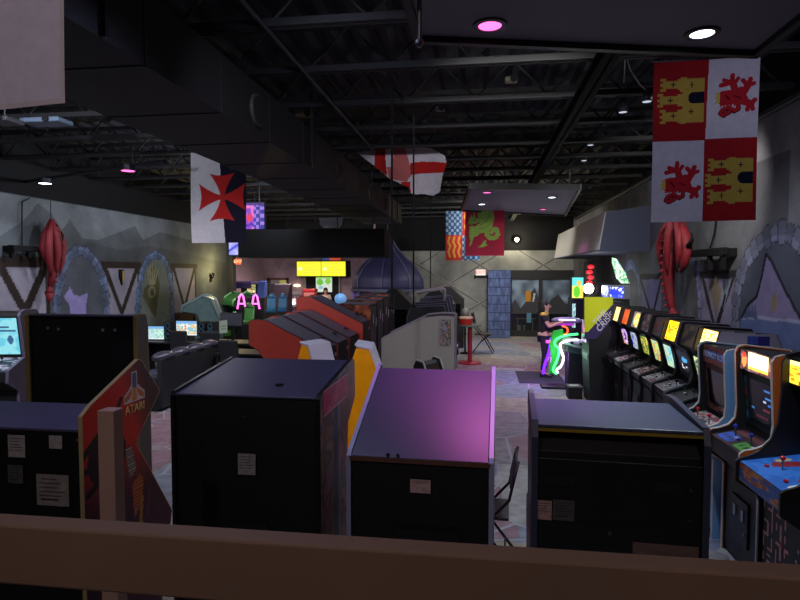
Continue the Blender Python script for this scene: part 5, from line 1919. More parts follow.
art('door_opening', (a_.x + .08, 23.96, 0), (b_.x - a_.x - .16, 0, 0), (0, 0, b_.z - .09), 24, 30, kitchen, MART('kitchen_light', .6, emit=.5), dw_, thick=.01)
a_, b_ = at(306.5, 302, Y=23.97), at(339, 277, Y=23.97)
wn = MB()
wn.box(a_.x - .06, a_.x, 23.9, 24.0, .9, b_.z).box(b_.x, b_.x + .06, 23.9, 24.0, .9, b_.z).box(a_.x - .06, b_.x + .06, 23.9, 24.0, b_.z, b_.z + .08)
wn_ = struct(wn.build('window_1', M('window_frame_pale', (150, 150, 140), .5)))
MB().box(a_.x, b_.x, 23.96, 23.98, .9, b_.z).build('window_opening', BLKM, wn_)
a_, b_ = at(316, 292, Y=23.9), at(332, 277, Y=23.9)


def food_poster(U, V):
    c = paint(len(U), (222, 232, 220))
    c[incirc(U, V, .25, .66, .2, .22)] = (110, 200, 60)
    c[incirc(U, V, .75, .72, .18, .2)] = (130, 210, 70)
    c[incirc(U, V, .3, .3, .15, .1)] = (150, 190, 210)
    c[V > .9] = (140, 214, 80)
    return c


tag(art('lit_poster', (a_.x, 23.9, a_.z), (b_.x - a_.x, 0, 0), (0, 0, b_.z - a_.z), 20, 20, food_poster, MART('poster_glow', .5, emit=.9), thick=.03), 'bright white and green lit poster behind the snack bar window', 'poster')
k = 0
for px, py, w in ((294, 293, .1), (297.5, 293, .05), (300.5, 293, .05), (295, 298, .04), (298, 298, .04), (301, 298, .04)):
    p = at(px, py, Y=23.98)
    tag(MB().box(-w, w, -.012, 0, -.07, .07).build('wall_notice', PAPER, loc=(p.x, 23.985, p.z)), ('small white notice pinned to the pink wall, %s' % ('widest of the upper row', 'middle of the upper row', 'last of the upper row', 'first of the lower row', 'middle of the lower row', 'last of the lower row')[k]), 'notice', 'notices on the snack bar wall')
    k += 1
p = at(297, 285.5, Y=23.9)
wl = thing('wall_lamp', 'small warm wall lamp on the pink wall under the menu screens', 'wall lamp', (p.x, 23.98, p.z))
MB().ball((0, -.08, 0), (.16, .07, .06)).build('lamp_shade', M('lamp_warm_shade', (255, 232, 180), emit=3), wl, smooth=True)
MB().box(-.04, .04, -.06, 0, -.03, .03).build('mount', DSTEEL, wl)
p = at(340.5, 299.5, Y=15.5)
gl = thing('dome_light', 'pale blue glowing dome on a stand in front of the service window', 'lamp', (p.x, 15.5, 0))
MB().lathe([(.2, 0), (.2, .04), (.05, .08), (.05, p.z - .12), (.16, p.z - .12)], n=16).build('stand', BLKM, gl)
MB().ball((0, 0, p.z + .02), (.17, .17, .15)).build('dome', M('dome_blue', (120, 165, 210), .3, emit=.5, ecol=(110, 170, 230)), gl, smooth=True)

# ---- canopy like a bell
cn = thing('bell_canopy', 'big dark blue bell-shaped canopy in front of the back wall', 'canopy', (-3.25, 20.3, 0))
cpf = []
for k in range(15):
    s = k / 14
    cpf.append((float(np.interp(s, [0, .22, .42, .62, .82, 1], [1.25, 1.24, 1.02, .66, .32, .14])), 1.80 + 1.75 * s))
CNB = M('canopy_blue', (42, 42, 78), .55, noise=.2, nscale=2)
MB().lathe(cpf, n=40).build('canopy_roof', CNB, cn, smooth=True)
for a in range(0, 360, 45):
    w = [(math.cos(R(a)) * (r + .02), math.sin(R(a)) * (r + .02), z) for r, z in cpf]
    MB().tube(w, .035, 6).build('roof_rib', M('canopy_rib', (66, 66, 96), .5), cn, smooth=True)
MB().lathe([(1.26, 1.74), (1.33, 1.74), (1.33, 1.82), (1.26, 1.82)], n=40, caps=False).build('rim', M('canopy_rib'), cn)
for a in (45, 135, 225, 315):
    MB().cyl((1.22 * math.cos(R(a)), 1.22 * math.sin(R(a)), 0), (1.22 * math.cos(R(a)), 1.22 * math.sin(R(a)), 1.78), .04).build('support_post', M('canopy_rib'), cn)
MB().cyl((0, 0, 3.5), (0, 0, 5.0), .02).build('hanging_rod', DSTEEL, cn)
pth = [(-1.25 + .09 * k, -.35 - .1 * (k % 2), 0) for k in range(9)]
cur = MB()
for i in range(8):
    (x0, y0, _), (x1, y1, _) = pth[i], pth[i + 1]
    cur.add([(x0, y0, .9), (x1, y1, .9), (x1, y1, 1.76), (x0, y0, 1.76), (x0, y0 + .02, .9), (x1, y1 + .02, .9), (x1, y1 + .02, 1.76), (x0, y0 + .02, 1.76)], [(0, 1, 2, 3), (7, 6, 5, 4), (0, 4, 5, 1), (3, 2, 6, 7), (0, 3, 7, 4), (1, 5, 6, 2)])
cur.build('purple_curtain', M('curtain_purple', (126, 108, 168), .8, noise=.2), cn)['label'] = 'lilac curtain'

# ================================================================ SCREENS AND SIGNS UNDER THE CEILING
def hung_screen(label, p0, p1, Y, fn, em):
    a, b = at(*p0, Y=Y), at(*p1, Y=Y)
    t = thing('hanging_screen', label, 'screen', (a.x, Y, a.z), 0, 'lit screens hung by the bulkhead')
    w, h = b.x - a.x, b.z - a.z
    art('screen', (0, 0, 0), (w, 0, 0), (0, 0, h), 30, 40, fn, MART('hung_screen_glow_%d' % int(em * 10), .3, emit=em), t, thick=.01)
    MB().box(-.03, w + .03, .011, .08, -.03, h + .03).build('frame', BLKM, t)
    MB().cyl((w / 2, .05, h + .03), (w / 2, .05, 4.42 - a.z), .012, n=6).build('hanging_rod', DSTEEL, t)


def pink_check(U, V):
    c = blotch([(220, 90, 190), (240, 130, 210), (150, 80, 210)], 3, 131)(U, V)
    m = (U > .5) & (((U * 5).astype(int) + (V * 7).astype(int)) % 2 == 0)
    c[m] = (60, 70, 170)
    c[(U > .5) & ~m] = (170, 130, 230)
    c[inpoly(U, V, [(.1, .5), (.4, .6), (.45, .35), (.2, .25)])] = (240, 70, 110)
    c[inline(U, V, [(.08, .2), (.2, .1), (.34, .22), (.46, .12)], .03)] = (70, 50, 170)
    c[V > .9] = (90, 70, 140)
    return c


hung_screen('pink and violet checkered lit screen above the hanging bulkhead', (244, 229), (264, 202.5), 14.3, pink_check, 1.0)
hung_screen('small pale blue lit screen at the left end of the bulkhead', (229, 255), (239, 241.5), 14.6, lambda U, V: np.where((np.abs(V - .3 - .5 * U) < .12)[:, None], (90, 90, 220), blotch([(150, 160, 240), (190, 190, 250)], 3, 132)(U, V)), 1.1)


def exit_sign(label, px0, px1, Y, red_on_white, txt=True, hang=4.9):
    a, b = at(*px0, Y=Y), at(*px1, Y=Y)
    t = thing('exit_sign', label, 'exit sign', (a.x, Y, a.z))
    w, h = b.x - a.x, b.z - a.z
    MB().box(0, w, 0, .07, 0, h).build('housing', M('exit_housing', (120, 110, 110), .5), t, bevel=.006)
    bg = (236, 214, 208) if red_on_white else (235, 60, 36)
    MB().box(.01, w - .01, -.004, 0, .012, h - .012).build('lit_face', M('exit_face_%d' % red_on_white, bg, .4, emit=.7 if red_on_white else 1.2), t)
    text('EXIT', t, M('exit_letter_%d' % red_on_white, (214, 24, 24) if red_on_white else (255, 190, 160), .4, emit=.8), h * .72, (w / 2, -.006, h / 2), (1, 0, 0), (0, 0, 1), ext=.002)
    return t


ex = exit_sign('red and white exit sign on the back wall beside the blue pier', (475.5, 275.6), (485.8, 269.2), 21.93, True)
MB().box(-.05, .0, .02, .06, -.10, .02).box(.40, .45, .02, .06, -.10, .02).box(.0, .39, .0, .07, -.08, 0).build('emergency_lamp', BLKM, ex)
exit_sign('orange-red exit sign by the left opening under the bulkhead', (235, 264.5), (241, 258.5), 18.5, False)
# yellow post in the left opening
p = at(232, 280, Y=20.5)
tag(MB().box(-.10, .10, -.08, .08, 0, 2.95).build('door_jamb_post', M('yellow_post', (190, 160, 80), .6, noise=.1), loc=(p.x, 20.5, 0), bevel=.01), 'yellow post in the opening at the end of the left wall', 'post')

# warm flood light on the black band of the back wall
p = at(517, 239, Y=21.6)
fl_ = thing('flood_light', 'warm flood light shining from the black band of the back wall', 'light', (p.x, 21.75, p.z))
MB().cyl((0, .25, .05), (0, .0, .0), .03).build('bracket', DSTEEL, fl_)
MB().lathe([(.05, -.12), (.11, .0), (.10, .01), (.045, -.1)], n=16).build('reflector', DSTEEL, fl_).rotation_euler = (R(70), 0, 0)
MB().ball((0, -.04, -.02), .075).build('bulb', M('flood_bulb', (255, 244, 210), emit=16, ecol=(255, 236, 180)), fl_, smooth=True)
point('flood_lamp', (p.x, 21.45, p.z - .05), 60, (1, .88, .62), .08)

# poles and cables hanging in the room
for px, y, zt, zb, lb in ((413.5, 7.6, 4.42, 1.95, 'thin black pole hanging left of the dragon flag, nearest'), (430.5, 12.2, 4.42, 1.55, 'thin black pole hanging nearer the royal quartered flag'), (392, 6.4, 4.42, 2.0, 'thin black pole hanging beside the draped white flag')):
    p = at(px, 272, Y=y)
    t = thing('hanging_pole', lb, 'pole', (p.x, y, 0), 0, 'thin poles hanging from the joists')
    MB().cyl((0, 0, zb), (0, 0, 4.45), .012, n=8).build('pole', BLKM, t)
    MB().lathe([(.03, zb - .02), (.04, zb), (.012, zb + .03)], n=10).build('end_fitting', BLKM, t)
p = at(419.5, 40, Y=3.2)
sp_ = thing('sprinkler_pipe', 'thin steel drop pipe at the corner of the near ceiling panel', 'pipe', (p.x, 3.2, p.z))
MB().cyl((0, 0, 0), (0, 0, 5.04 - p.z), .013).build('drop', STEEL, sp_)
MB().lathe([(.012, -.04), (.024, -.02), (.02, 0)], n=10).build('sprinkler_head', STEEL, sp_)


def hang_lamp(label, px, py, Y, bright, curve=False, e=60):
    p = at(px, py, Y=Y)
    t = thing('spot_lamp', label, 'lamp', (p.x, Y, p.z), 0, 'small lamps under the roof')
    MB().lathe([(.05, -.05), (.055, .0), (.03, .06), (.008, .07)], n=14).build('shade', M('lamp_shade_grey', (110, 110, 118), .4), t)
    MB().lathe([(.001, -.054), (.046, -.05), (.001, -.045)], n=14).build('lens', M('small_lens', (200, 210, 230), emit=bright), t)
    spot('lamp_beam', (p.x, Y, p.z - .08), e, (.80, .86, 1), 150, .9, .05)
    if curve:
        MB().tube([(0, 0, .06), (-.08, 0, .14), (-.18, 0, .3), (-.23, 0, .48), (-.24, 0, 4.44 - p.z)], .006, 6).build('cord', WHT, t, smooth=True)
    else:
        MB().cyl((0, 0, .06), (0, 0, max(4.44 - p.z, .1)), .006, n=6).build('cord', BLKM, t)


hang_lamp('small pale lamp on a curved white cord left of the quartered flag', 647, 97, 6.6, .8, True)
hang_lamp('small pale lamp hanging left of the curved cord lamp', 623, 108, 7.3, .35)
hang_lamp('small round lamp hanging right of the middle joists', 590.5, 142, 9.6, .6)
hang_lamp('tiny bright lamp among the joists above the far ceiling panel', 584, 158, 11.0, .9)


def projector(label, px, py, Y, col, size=(.34, .3, .12), glow=0):
    p = at(px, py, Y=Y)
    t = thing('ceiling_projector', label, 'projector', (p.x, Y, p.z), 0, 'fixtures hung under the roof')
    a, b, c = size
    MB().box(-a / 2, a / 2, -b / 2, b / 2, -c / 2, c / 2).build('housing', M('fixture_%d' % col[0], col, .4, emit=glow), t, bevel=.015)
    MB().cyl((a * .2, -b / 2 - .03, 0), (a * .2, -b / 2, 0), .04).build('lens_tube', BLKM, t)
    MB().cyl((0, 0, c / 2), (0, 0, max(4.44 - p.z, c)), .012, n=6).build('mount_pole', DSTEEL, t)


projector('small beige fixture hung from a joist in the middle of the roof', 511, 80, 6.9, (128, 122, 106), (.14, .1, .06))
projector('small tan fixture on the joist left of the middle', 305, 115, 8.0, (110, 92, 74), (.26, .1, .05))
projector('small grey fixture above the draped white flag', 440, 109, 8.3, (96, 96, 100), (.12, .1, .06))
projector('pale blue-grey flat fixture hung at the upper left, under the off-white flag', 47, 122, 7.0, (104, 120, 142), (.55, .3, .06), .02)
projector('dark grey flat fixture left of the blue-grey one', 5, 121, 6.6, (70, 70, 76), (.3, .3, .06))

# track with lamps on the left
tr0, tr1 = at(-10, 187, Z=4.1), at(165, 161, Z=4.1)
tk = thing('lamp_track', 'black lamp track crossing the ceiling on the left', 'lamp track', (tr0.x, tr0.y, 4.1))
dv = tr1 - tr0
MB().cyl((0, 0, 0), dv, .03, n=8).build('track', DSTEEL, tk)
for f in (.15, .85):
    MB().cyl(dv * f, dv * f + Vector((0, 0, .32)), .01, n=6).build('hanger', DSTEEL, tk)
for px, py, em, c, lb in ((45, 181, 9, LW, 'bluish white lamp on the left ceiling track'), (128, 168, 9, LP, 'pinkish white lamp on the left ceiling track')):
    p = at(px, py, Z=4.0)
    t = thing('track_or_fill_lamp', lb, 'lamp', (p.x, p.y, 4.015), 0, 'lamps on the left track')
    MB().lathe([(.11, -.06), (.10, .03), (.03, .05)], n=16).build('lamp_head', DSTEEL, t)
    MB().lathe([(.001, -.064), (.10, -.06), (.001, -.05)], n=16).build('lens', c, t)
    spot('track_lamp_beam', (p.x, p.y, 3.93), 70, COOL if c is LW else (1, .75, .85), 125, .8, .06)

# ================================================================ RIGHT FAR SIDE
YG = M('yellow_green_laminate', (196, 206, 30), .4, emit=.10, ecol=(190, 205, 20))
tc = thing('arcade_cabinet', 'tall yellow-green arcade cabinet with a slanted purple lettered band', 'arcade cabinet', (2.56, 11.12, 0), RW)
MB().prism_x([(0, 0), (0, 1.86), (-.58, 1.88), (-.60, 1.3), (-.60, .9), (-.56, 0)], -.34, .34).build('body', BLK2, tc, bevel=.01)
MB().prism_x([(0, 0), (0, 1.86), (-.60, 1.88), (-.60, .9), (-.56, 0)], .34, .355).build('side_panel', BLK, tc)


def TCpt(px, py):
    p = at(px, py, Y=10.76)
    return -(2.56 - p.x), p.z


MB().prism_x([TCpt(*q) for q in ((584.5, 297), (613, 297), (613, 304), (588, 332), (584.5, 332))], .355, .36).build('yellow_side', YG, tc)
MB().prism_x([TCpt(*q) for q in ((584.5, 332), (588, 332), (613, 304), (620, 304), (620, 311), (596, 339), (584.5, 339))], .355, .362).build('purple_band', M('band_purple', (58, 48, 96), .4), tc)
a_, b_ = Vector((0, *TCpt(590, 334))), Vector((0, *TCpt(615, 306)))
dxy = (b_ - a_).normalized()
upv = Vector((0, -dxy.z, dxy.y))
upv = upv if upv.z > 0 else -upv
mid = (a_ + b_) / 2
for word, off in (('TIME', .058), ('CRISIS', -.058)):
    o = mid + upv * off
    text(word, tc, M('band_letter', (206, 206, 220), .4, emit=.15), .15, (.365, o.y, o.z), dxy, upv, shear=.2)
frontart('screen', .5, (.615, 1.1), (.615, 1.5), 16, 16, blotch([(40, 30, 80), (120, 90, 160), (180, 170, 160)], 4, 141), PSCR, tc, .01, .005)
MB().prism_x([(-.5, .8), (-.60, .78), (-.615, .9), (-.55, 1.0)], -.3, .3).build('gun_shelf', M('shelf_grey', (80, 78, 90), .4), tc, bevel=.01)

p = at(614, 292, Y=12.6)
bl = thing('arcade_cabinet', 'tall black cabinet with a blue lit marquee above the yellow-green one', 'arcade cabinet', (3.06, 12.75, 0), RW)
MB().box(-.34, .34, -.62, 0, 0, p.z - .14).build('body', BLK2, bl, bevel=.01)
MB().box(-.36, .36, -.42, 0, p.z - .14, p.z + .15).build('marquee_box', M('marquee_box_grey', (120, 124, 140), .4), bl, bevel=.01)
frontart('marquee', .64, (.425, p.z - .11), (.425, p.z + .12), 30, 10, blotch([(40, 60, 220), (60, 90, 240), (240, 245, 255)], 5, 142), PLIT, bl)
art('marquee_end', (.362, -.40, p.z - .11), (0, .27, 0), (0, 0, .22), 20, 10, blotch([(40, 50, 220), (50, 70, 240), (235, 240, 255)], 4, 143), PLIT, bl, thick=.004)
a_ = at(622, 288, Y=12.6)
b_ = at(614.5, 259, Y=12.6)
tp = thing('lit_topper', 'tall glowing white and yellow pointed sign above the blue marquee', 'lit sign', (2.75, 12.6, p.z + .15))
ax = a_.x - 2.75
bx, bz = b_.x - 2.75, b_.z - p.z - .15
art('lit_face', (bx - .09, 0, .03), (.42, 0, 0), (0, 0, bz), 26, 44, blotch([(240, 255, 250), (150, 230, 190), (250, 250, 220), (90, 180, 130)], 6, 144, 2), MART('topper_glow', .4, emit=1.3), tp)
o = tp.children[0]
import bmesh as _bm
bm = _bm.new()
bm.from_mesh(o.data)
cs = np.array([f.calc_center_median() for f in bm.faces])
keep = inpoly((cs[:, 0] - bx + .09) / .42, (cs[:, 2] - .03) / bz, [(.12, 1), (.3, .96), (.75, .4), (.95, .0), (.6, .0), (.35, .2), (.12, .8)])
bm.faces.ensure_lookup_table()
_bm.ops.delete(bm, geom=[bm.faces[i] for i in np.nonzero(~keep)[0]], context='FACES')
bm.to_mesh(o.data)
bm.free()
md = o.modifiers.new('thick', 'SOLIDIFY')
md.thickness = .05
MB().box(-.3, .35, .02, .16, .0, .04).cyl((.12, .06, .02), (bx + .1, .06, bz * .8), .02).build('bracket', BLKM, tp)

# lit poster machine by the doors, with a glaring lamp and a red totem
a_, b_ = at(572, 298, Y=16.0), at(586, 277.5, Y=16.0)


def game_poster(U, V):
    c = paint(len(U), (96, 214, 214))
    c[V < .6] = (224, 220, 110)
    c[incirc(U, V, .5, .72, .16, .14)] = (236, 190, 90)
    c[incirc(U, V, .35, .3, .24, .28)] = (96, 200, 50)
    c[incirc(U, V, .8, .3, .16, .3)] = (236, 206, 90)
    return c


gp = thing('arcade_cabinet', 'cabinet with a glowing turquoise and yellow top picture near the doors', 'arcade cabinet', ((a_.x + b_.x) / 2, 16.0, 0), 0)
w = b_.x - a_.x
MB().box(-w / 2, w / 2, .03, .7, 0, a_.z).build('body', M('cabinet_navy', (24, 26, 48), .5), gp, bevel=.01)
MB().box(-w / 2 - .02, w / 2 + .02, .031, .3, a_.z, b_.z).build('top_box', BLKM, gp)
art('lit_picture', (-w / 2, .02, a_.z), (w, 0, 0), (0, 0, b_.z - a_.z), 24, 28, game_poster, MART('poster_bright', .4, emit=1.4), gp, thick=.01)
frontart('side_strip', .09, (-.02, .9), (-.02, 1.55), 6, 24, blotch([(180, 220, 220), (60, 90, 110)], 9, 146), PSCR, gp, .004, .0, x=-.12)
p = at(588.5, 288.5, Y=14.2)
gl2 = thing('glare_lamp', 'glaring white lamp beside the glowing turquoise picture', 'lamp', (p.x, 14.2, p.z))
MB().ball((0, 0, 0), .12).build('bulb', M('glare_bulb', (255, 255, 245), emit=14), gl2, smooth=True)
MB().cyl((0, .04, -.1), (0, .04, -p.z), .03).lathe([(.2, -p.z), (.2, -p.z + .04), (.03, -p.z + .06)], n=16).build('stand', BLKM, gl2)
point('glare_lamp_light', (p.x, 13.95, p.z), 18, (.9, 1, .95), .1)
pa_, pb_ = at(590, 284, Y=14.6), at(588, 264, Y=14.6)
tt = thing('totem_sign', 'black totem with glowing red blobs above the yellow-green cabinet', 'lit sign', (pa_.x, 14.6, 0))
MB().box(-.14, .14, .0, .12, 0, pb_.z + .04).build('column', BLKM, tt, bevel=.02)
for k in range(4):
    MB().ball((-.02 + .03 * (k % 2), -.02, pa_.z + .03 + k * .13), (.08, .04, .055)).build('red_light', M('totem_red', (220, 40, 50), emit=.9), tt, smooth=True)
tag(MB().lathe([(.42, 0), (.40, .5), (.30, .95), (.24, 1.3), (.16, 1.78), (.05, 2.05)], n=18).build('draped_cover', M('dark_drape', (44, 44, 50), .8, noise=.2), loc=(at(598, 290, Y=15.2).x + .1, 15.2, 0), smooth=True), 'dark draped machine behind the yellow-green cabinet', 'draped machine')
tag(MB().box(-.28, .28, -.02, .02, -.13, .13).build('wall_sign', M('grey_sign', (130, 134, 140), .5), loc=(at(580, 267, Y=21.9).x, 21.9, at(580, 267, Y=21.9).z)), 'pale grey blank sign above the right end of the doors', 'sign')

# ---- black low box with a white notice at the aisle end of the right row
bx_ = thing('low_box', 'low black box with white notice on its lid beside the board game machine', 'box', (1.80, 11.3, 0))
MB().box(-.13, .13, -.16, .16, 0, .22).build('box_body', BLKM, bx_, bevel=.01)
MB().box(-.14, .14, -.17, .17, .22, .235).build('lid', M('lid_grey', (60, 58, 62), .5), bx_, bevel=.004)
MB().box(-.1, .08, -.08, .06, .236, .24).build('notice', PAPER, bx_)
struct(MB().box(.86, 1.85, 12.6, 14.1, 0, .012).build('floor_mat', M('mat_dark', (44, 42, 58), .8)))

# ================================================================ NEON BOARD GAME
nb = thing('board_game_machine', 'hover-board game machine with white board deck and curved green and white neon tubes', 'arcade machine', (2.08, 12.35, 0))
MB().box(-.27, .2, -.22, .25, 0, .80).build('pedestal', BLK, nb, bevel=.01)
MB().box(-.24, .17, -.24, -.22, .1, .74).build('front_panel', M('panel_violet_black', (30, 26, 44), .45), nb)
q = at(576, 343, Y=12.1)
rot = Matrix.Rotation(R(12), 3, 'Y')
MB().ball((q.x - 2.08, -.3, q.z), (.30, .22, .10), 20, 12, rot).build('board_deck', M('deck_white', (176, 170, 196), .35, noise=.15), nb, smooth=True)
MB().obox((q.x - 2.08 - .05, -.30, q.z - .12), (.34, .3, .14), (0, R(10), 0)).build('deck_keel', M('keel_grey', (70, 68, 90), .4), nb, bevel=.03)
for k, c in ((0, (-.12, 0)), (1, (.05, -.02))):
    MB().ball((q.x - 2.08 + c[0], -.5, q.z + .03 + c[1]), (.035, .03, .03)).build('footpad', BLKM, nb, smooth=True)


def neon(name, pts, Y, col, em, r=.022):
    mm = M('neon_%s' % name, col, emit=em, ecol=col)
    raw = [at(x, y, Y=Y) - Vector((2.08, 12.35, 0)) for x, y in pts]
    w = []
    for i in range(len(raw) - 1):
        p0, p1, p2, p3 = raw[max(i - 1, 0)], raw[i], raw[i + 1], raw[min(i + 2, len(raw) - 1)]
        for k in range(5):
            t = k / 5
            w.append(.5 * ((2 * p1) + (p2 - p0) * t + (2 * p0 - 5 * p1 + 4 * p2 - p3) * t * t + (3 * p1 - p0 - 3 * p2 + p3) * t ** 3))
    w.append(raw[-1])
    MB().tube(w, r, 8).build('neon_tube', mm, nb, smooth=True)['label'] = name.replace('_', ' ') + ' neon tube'


neon('green', [(578, 334), (566, 335.5), (557, 339), (554.5, 344), (559, 350), (557, 360), (553, 370), (557, 374)], 12.0, (70, 255, 120), 2.2)
neon('white', [(578, 340), (567, 341), (560.5, 344), (561, 350), (563.5, 358), (561, 366), (556.5, 370), (558, 373)], 11.9, (240, 225, 255), 3.0)
neon('violet', [(551, 338), (549, 352), (545, 364), (543, 374)], 12.35, (110, 30, 255), 2.2, .03)
neon('magenta', [(546, 341.5), (552, 341.5), (556, 340)], 12.2, (255, 60, 170), 2.0, .03)
neon('orange', [(562, 326), (567, 328), (567, 333), (560, 336)], 12.2, (255, 90, 40), 2.2, .016)
GPL = M('green_plastic', (40, 170, 60), .4, emit=.06, ecol=(40, 220, 70))
MB().prism_y([(at(x, y, Y=12.2).x - 2.08, at(x, y, Y=12.2).z) for x, y in ((553, 331), (563, 329), (563, 336), (556, 345), (560, 352), (556, 372), (548, 374), (551, 358), (549, 344))], -.2, -.12).build('green_fairing', GPL, nb, bevel=.01)
a_ = at(556, 372, Y=12.2)
MB().box(a_.x - 2.08 - .3, -.2, -.3, .1, 0, .05).build('platform', M('platform_black', (20, 20, 24), .5), nb, bevel=.01)
point('neon_glow_green', (a_.x, 11.85, .75), 5, (.3, 1, .45), .12)
point('neon_glow_violet', (a_.x - .15, 12.4, .6), 22, (.5, .15, 1), .12)

# ================================================================ PEOPLE
SKIN = M('skin', (198, 150, 128), .55)
HAIR = M('hair_dark', (30, 24, 26), .6, noise=.3, nscale=30)
BLKCL = M('black_clothing', (20, 20, 24), .85)


def skin_mesh(name, verts, edges, radii, mat, parent, root=0, sub=2):
    me = bpy.data.meshes.new(name)
    me.from_pydata(verts, edges, [])
    o = bpy.data.objects.new(name, me)
    COL.objects.link(o)
    o.parent = parent
    me.materials.append(mat)
    sk = o.modifiers.new('skin', 'SKIN')
    sk.use_smooth_shade = True
    for i, d in enumerate(me.skin_vertices[0].data):
        r = radii[i]
        d.radius = r if isinstance(r, tuple) else (r, r)
        d.use_root = i == root
    ss = o.modifiers.new('sub', 'SUBSURF')
    ss.levels = ss.render_levels = sub
    return o


def person(label, loc, rz, arms, shirt, trousers, vest=None, hairlen=.10, scale=1.0):
    t = thing('person', label, 'person', loc, rz)
    V, E, RR = [], [], []

    def v(p, r, link=None):
        V.append(p)
        RR.append(r)
        if link is not None:
            E.append((link, len(V) - 1))
        return len(V) - 1
    pel = v((0, .01, .95), (.145, .11))
    wai = v((0, .0, 1.10), (.125, .09), pel)
    che = v((0, .015, 1.28), (.145, .10), wai)
    upc = v((0, .02, 1.39), (.11, .08), che)
    nek = v((0, .005, 1.475), .052, upc)
    jaw = v((0, -.02, 1.545), (.062, .072), nek)
    hed = v((0, -.012, 1.63), (.078, .095), jaw)
    v((0, .0, 1.705), (.05, .06), hed)
    J = {}
    for s, (el, wr) in zip((-1, 1), arms):
        sh = v((s * .165, .02, 1.40), .056, upc)
        e = v(el, .041, sh)
        w = v(wr, .028, e)
        d = (Vector(wr) - Vector(el)).normalized()
        pm = Vector(wr) + d * .06
        pv = v(tuple(pm), (.036, .02), w)
        side = d.cross(Vector((0, 0, 1))).normalized() * s
        for k, (o, L) in enumerate(((-.026, .062), (-.009, .074), (.009, .07), (.026, .055))):
            b = pm + side * o + d * .035
            f1 = v(tuple(b), .010, pv)
            f2 = v(tuple(b + d * L * .55 + Vector((0, 0, -.012))), .009, f1)
            v(tuple(b + d * L * .8 + Vector((0, 0, -.034))), .008, f2)
        th = v(tuple(Vector(wr) + d * .025 - side * .034), .012, w)
        v(tuple(Vector(wr) + d * .065 - side * .05 + Vector((0, 0, .006))), .010, th)
        J[s] = (sh, e, w)
        hp = v((s * .092, .01, .88), .088, pel)
        kn = v((s * .10, -.02, .50), .056, hp)
        an = v((s * .105, .03, .10), .038, kn)
        v((s * .115, -.12, .05), (.04, .03), an)
    skin_mesh('body', V, E, RR, SKIN, t)
    # clothes follow the body
    c = [(0, .01, .93), (0, 0, 1.10), (0, .015, 1.28), (0, .02, 1.40), (-.16, .02, 1.405), (.16, .02, 1.405)]
    ce = [(0, 1), (1, 2), (2, 3), (3, 4), (3, 5)]
    cr = [(.16, .125), (.142, .105), (.162, .116), (.125, .095), .072, .072]
    for s, i in ((-1, 4), (1, 5)):
        p, q = Vector(c[i]), Vector(arms[0 if s < 0 else 1][0])
        c.append(tuple(p + (q - p) * .62))
        ce.append((i, len(c) - 1))
        cr.append(.062)
    skin_mesh('shirt', c, ce, cr, shirt, t, 0)
    c = [(0, .01, .97), (-.092, .01, .86), (-.10, -.018, .50), (-.105, .03, .13), (.092, .01, .86), (.10, -.018, .50), (.105, .03, .13)]
    skin_mesh('trousers', c, [(0, 1), (1, 2), (2, 3), (0, 4), (4, 5), (5, 6)], [(.155, .125), .105, .078, .068, .105, .078, .068], trousers, t, 0)
    for s in (-1, 1):
        b = MB()
        b.prism_x([(.09, .0), (.09, .09), (.02, .11), (-.06, .075), (-.17, .05), (-.19, .02), (-.17, 0)], s * .11 - .045, s * .11 + .045)
        b.build('shoe', M('shoe_dark', (26, 24, 26), .5), t, bevel=.015)
    h = MB()
    h.ball((0, .022, 1.665), (.092, .105, .095), 16, 12)
    for k in range(7):
        a = PI * k / 6
        h.ball((.075 * math.cos(a), .03 + .07 * math.sin(a), 1.60 - hairlen * .3), (.03, .03, .05 + hairlen * .5), 8, 6)
    h.build('hair', HAIR, t, smooth=True)
    f = MB()
    for s in (-1, 1):
        f.ball((s * .031, -.098, 1.635), (.011, .008, .008), 8, 6)
    f.build('eyes', M('eye_dark', (30, 24, 22), .3), t)
    MB().ball((0, -.112, 1.605), (.013, .016, .022), 8, 6).build('nose', SKIN, t, smooth=True)
    MB().ball((0, -.092, 1.565), (.024, .012, .007), 8, 6).build('mouth', M('lip', (160, 92, 88), .5), t, smooth=True)
    for s in (-1, 1):
        MB().ball((s * .082, .0, 1.615), (.012, .022, .032), 8, 6).build('ear', SKIN, t, smooth=True)
    if vest:
        b = MB()
        for s in (-1, 1):
            b.ball((s * .15, .02, 1.43), (.07, .085, .055), 12, 8)
        b.build('shoulder_patch', vest, t, smooth=True)
        MB().lathe([(.165, .945), (.172, .95), (.170, 1.0), (.163, 1.0)], n=24).build('belt_band', M('belt_pale', (196, 160, 130), .6), t)
    if scale != 1:
        t.scale = (scale,) * 3
    return t


pf = at(545, 376, Z=0)
pr = person('person in black clothes with yellow shoulder patches aiming a big toy gun', (pf.x - .02, pf.y - .1, .012), R(78),
            (((-.22, -.10, 1.16), (-.10, -.36, 1.26)), ((.24, -.06, 1.17), (.12, -.30, 1.24))), BLKCL, M('dark_trousers', (24, 24, 34), .8), M('yellow_patch', (210, 160, 60), .6), .12)
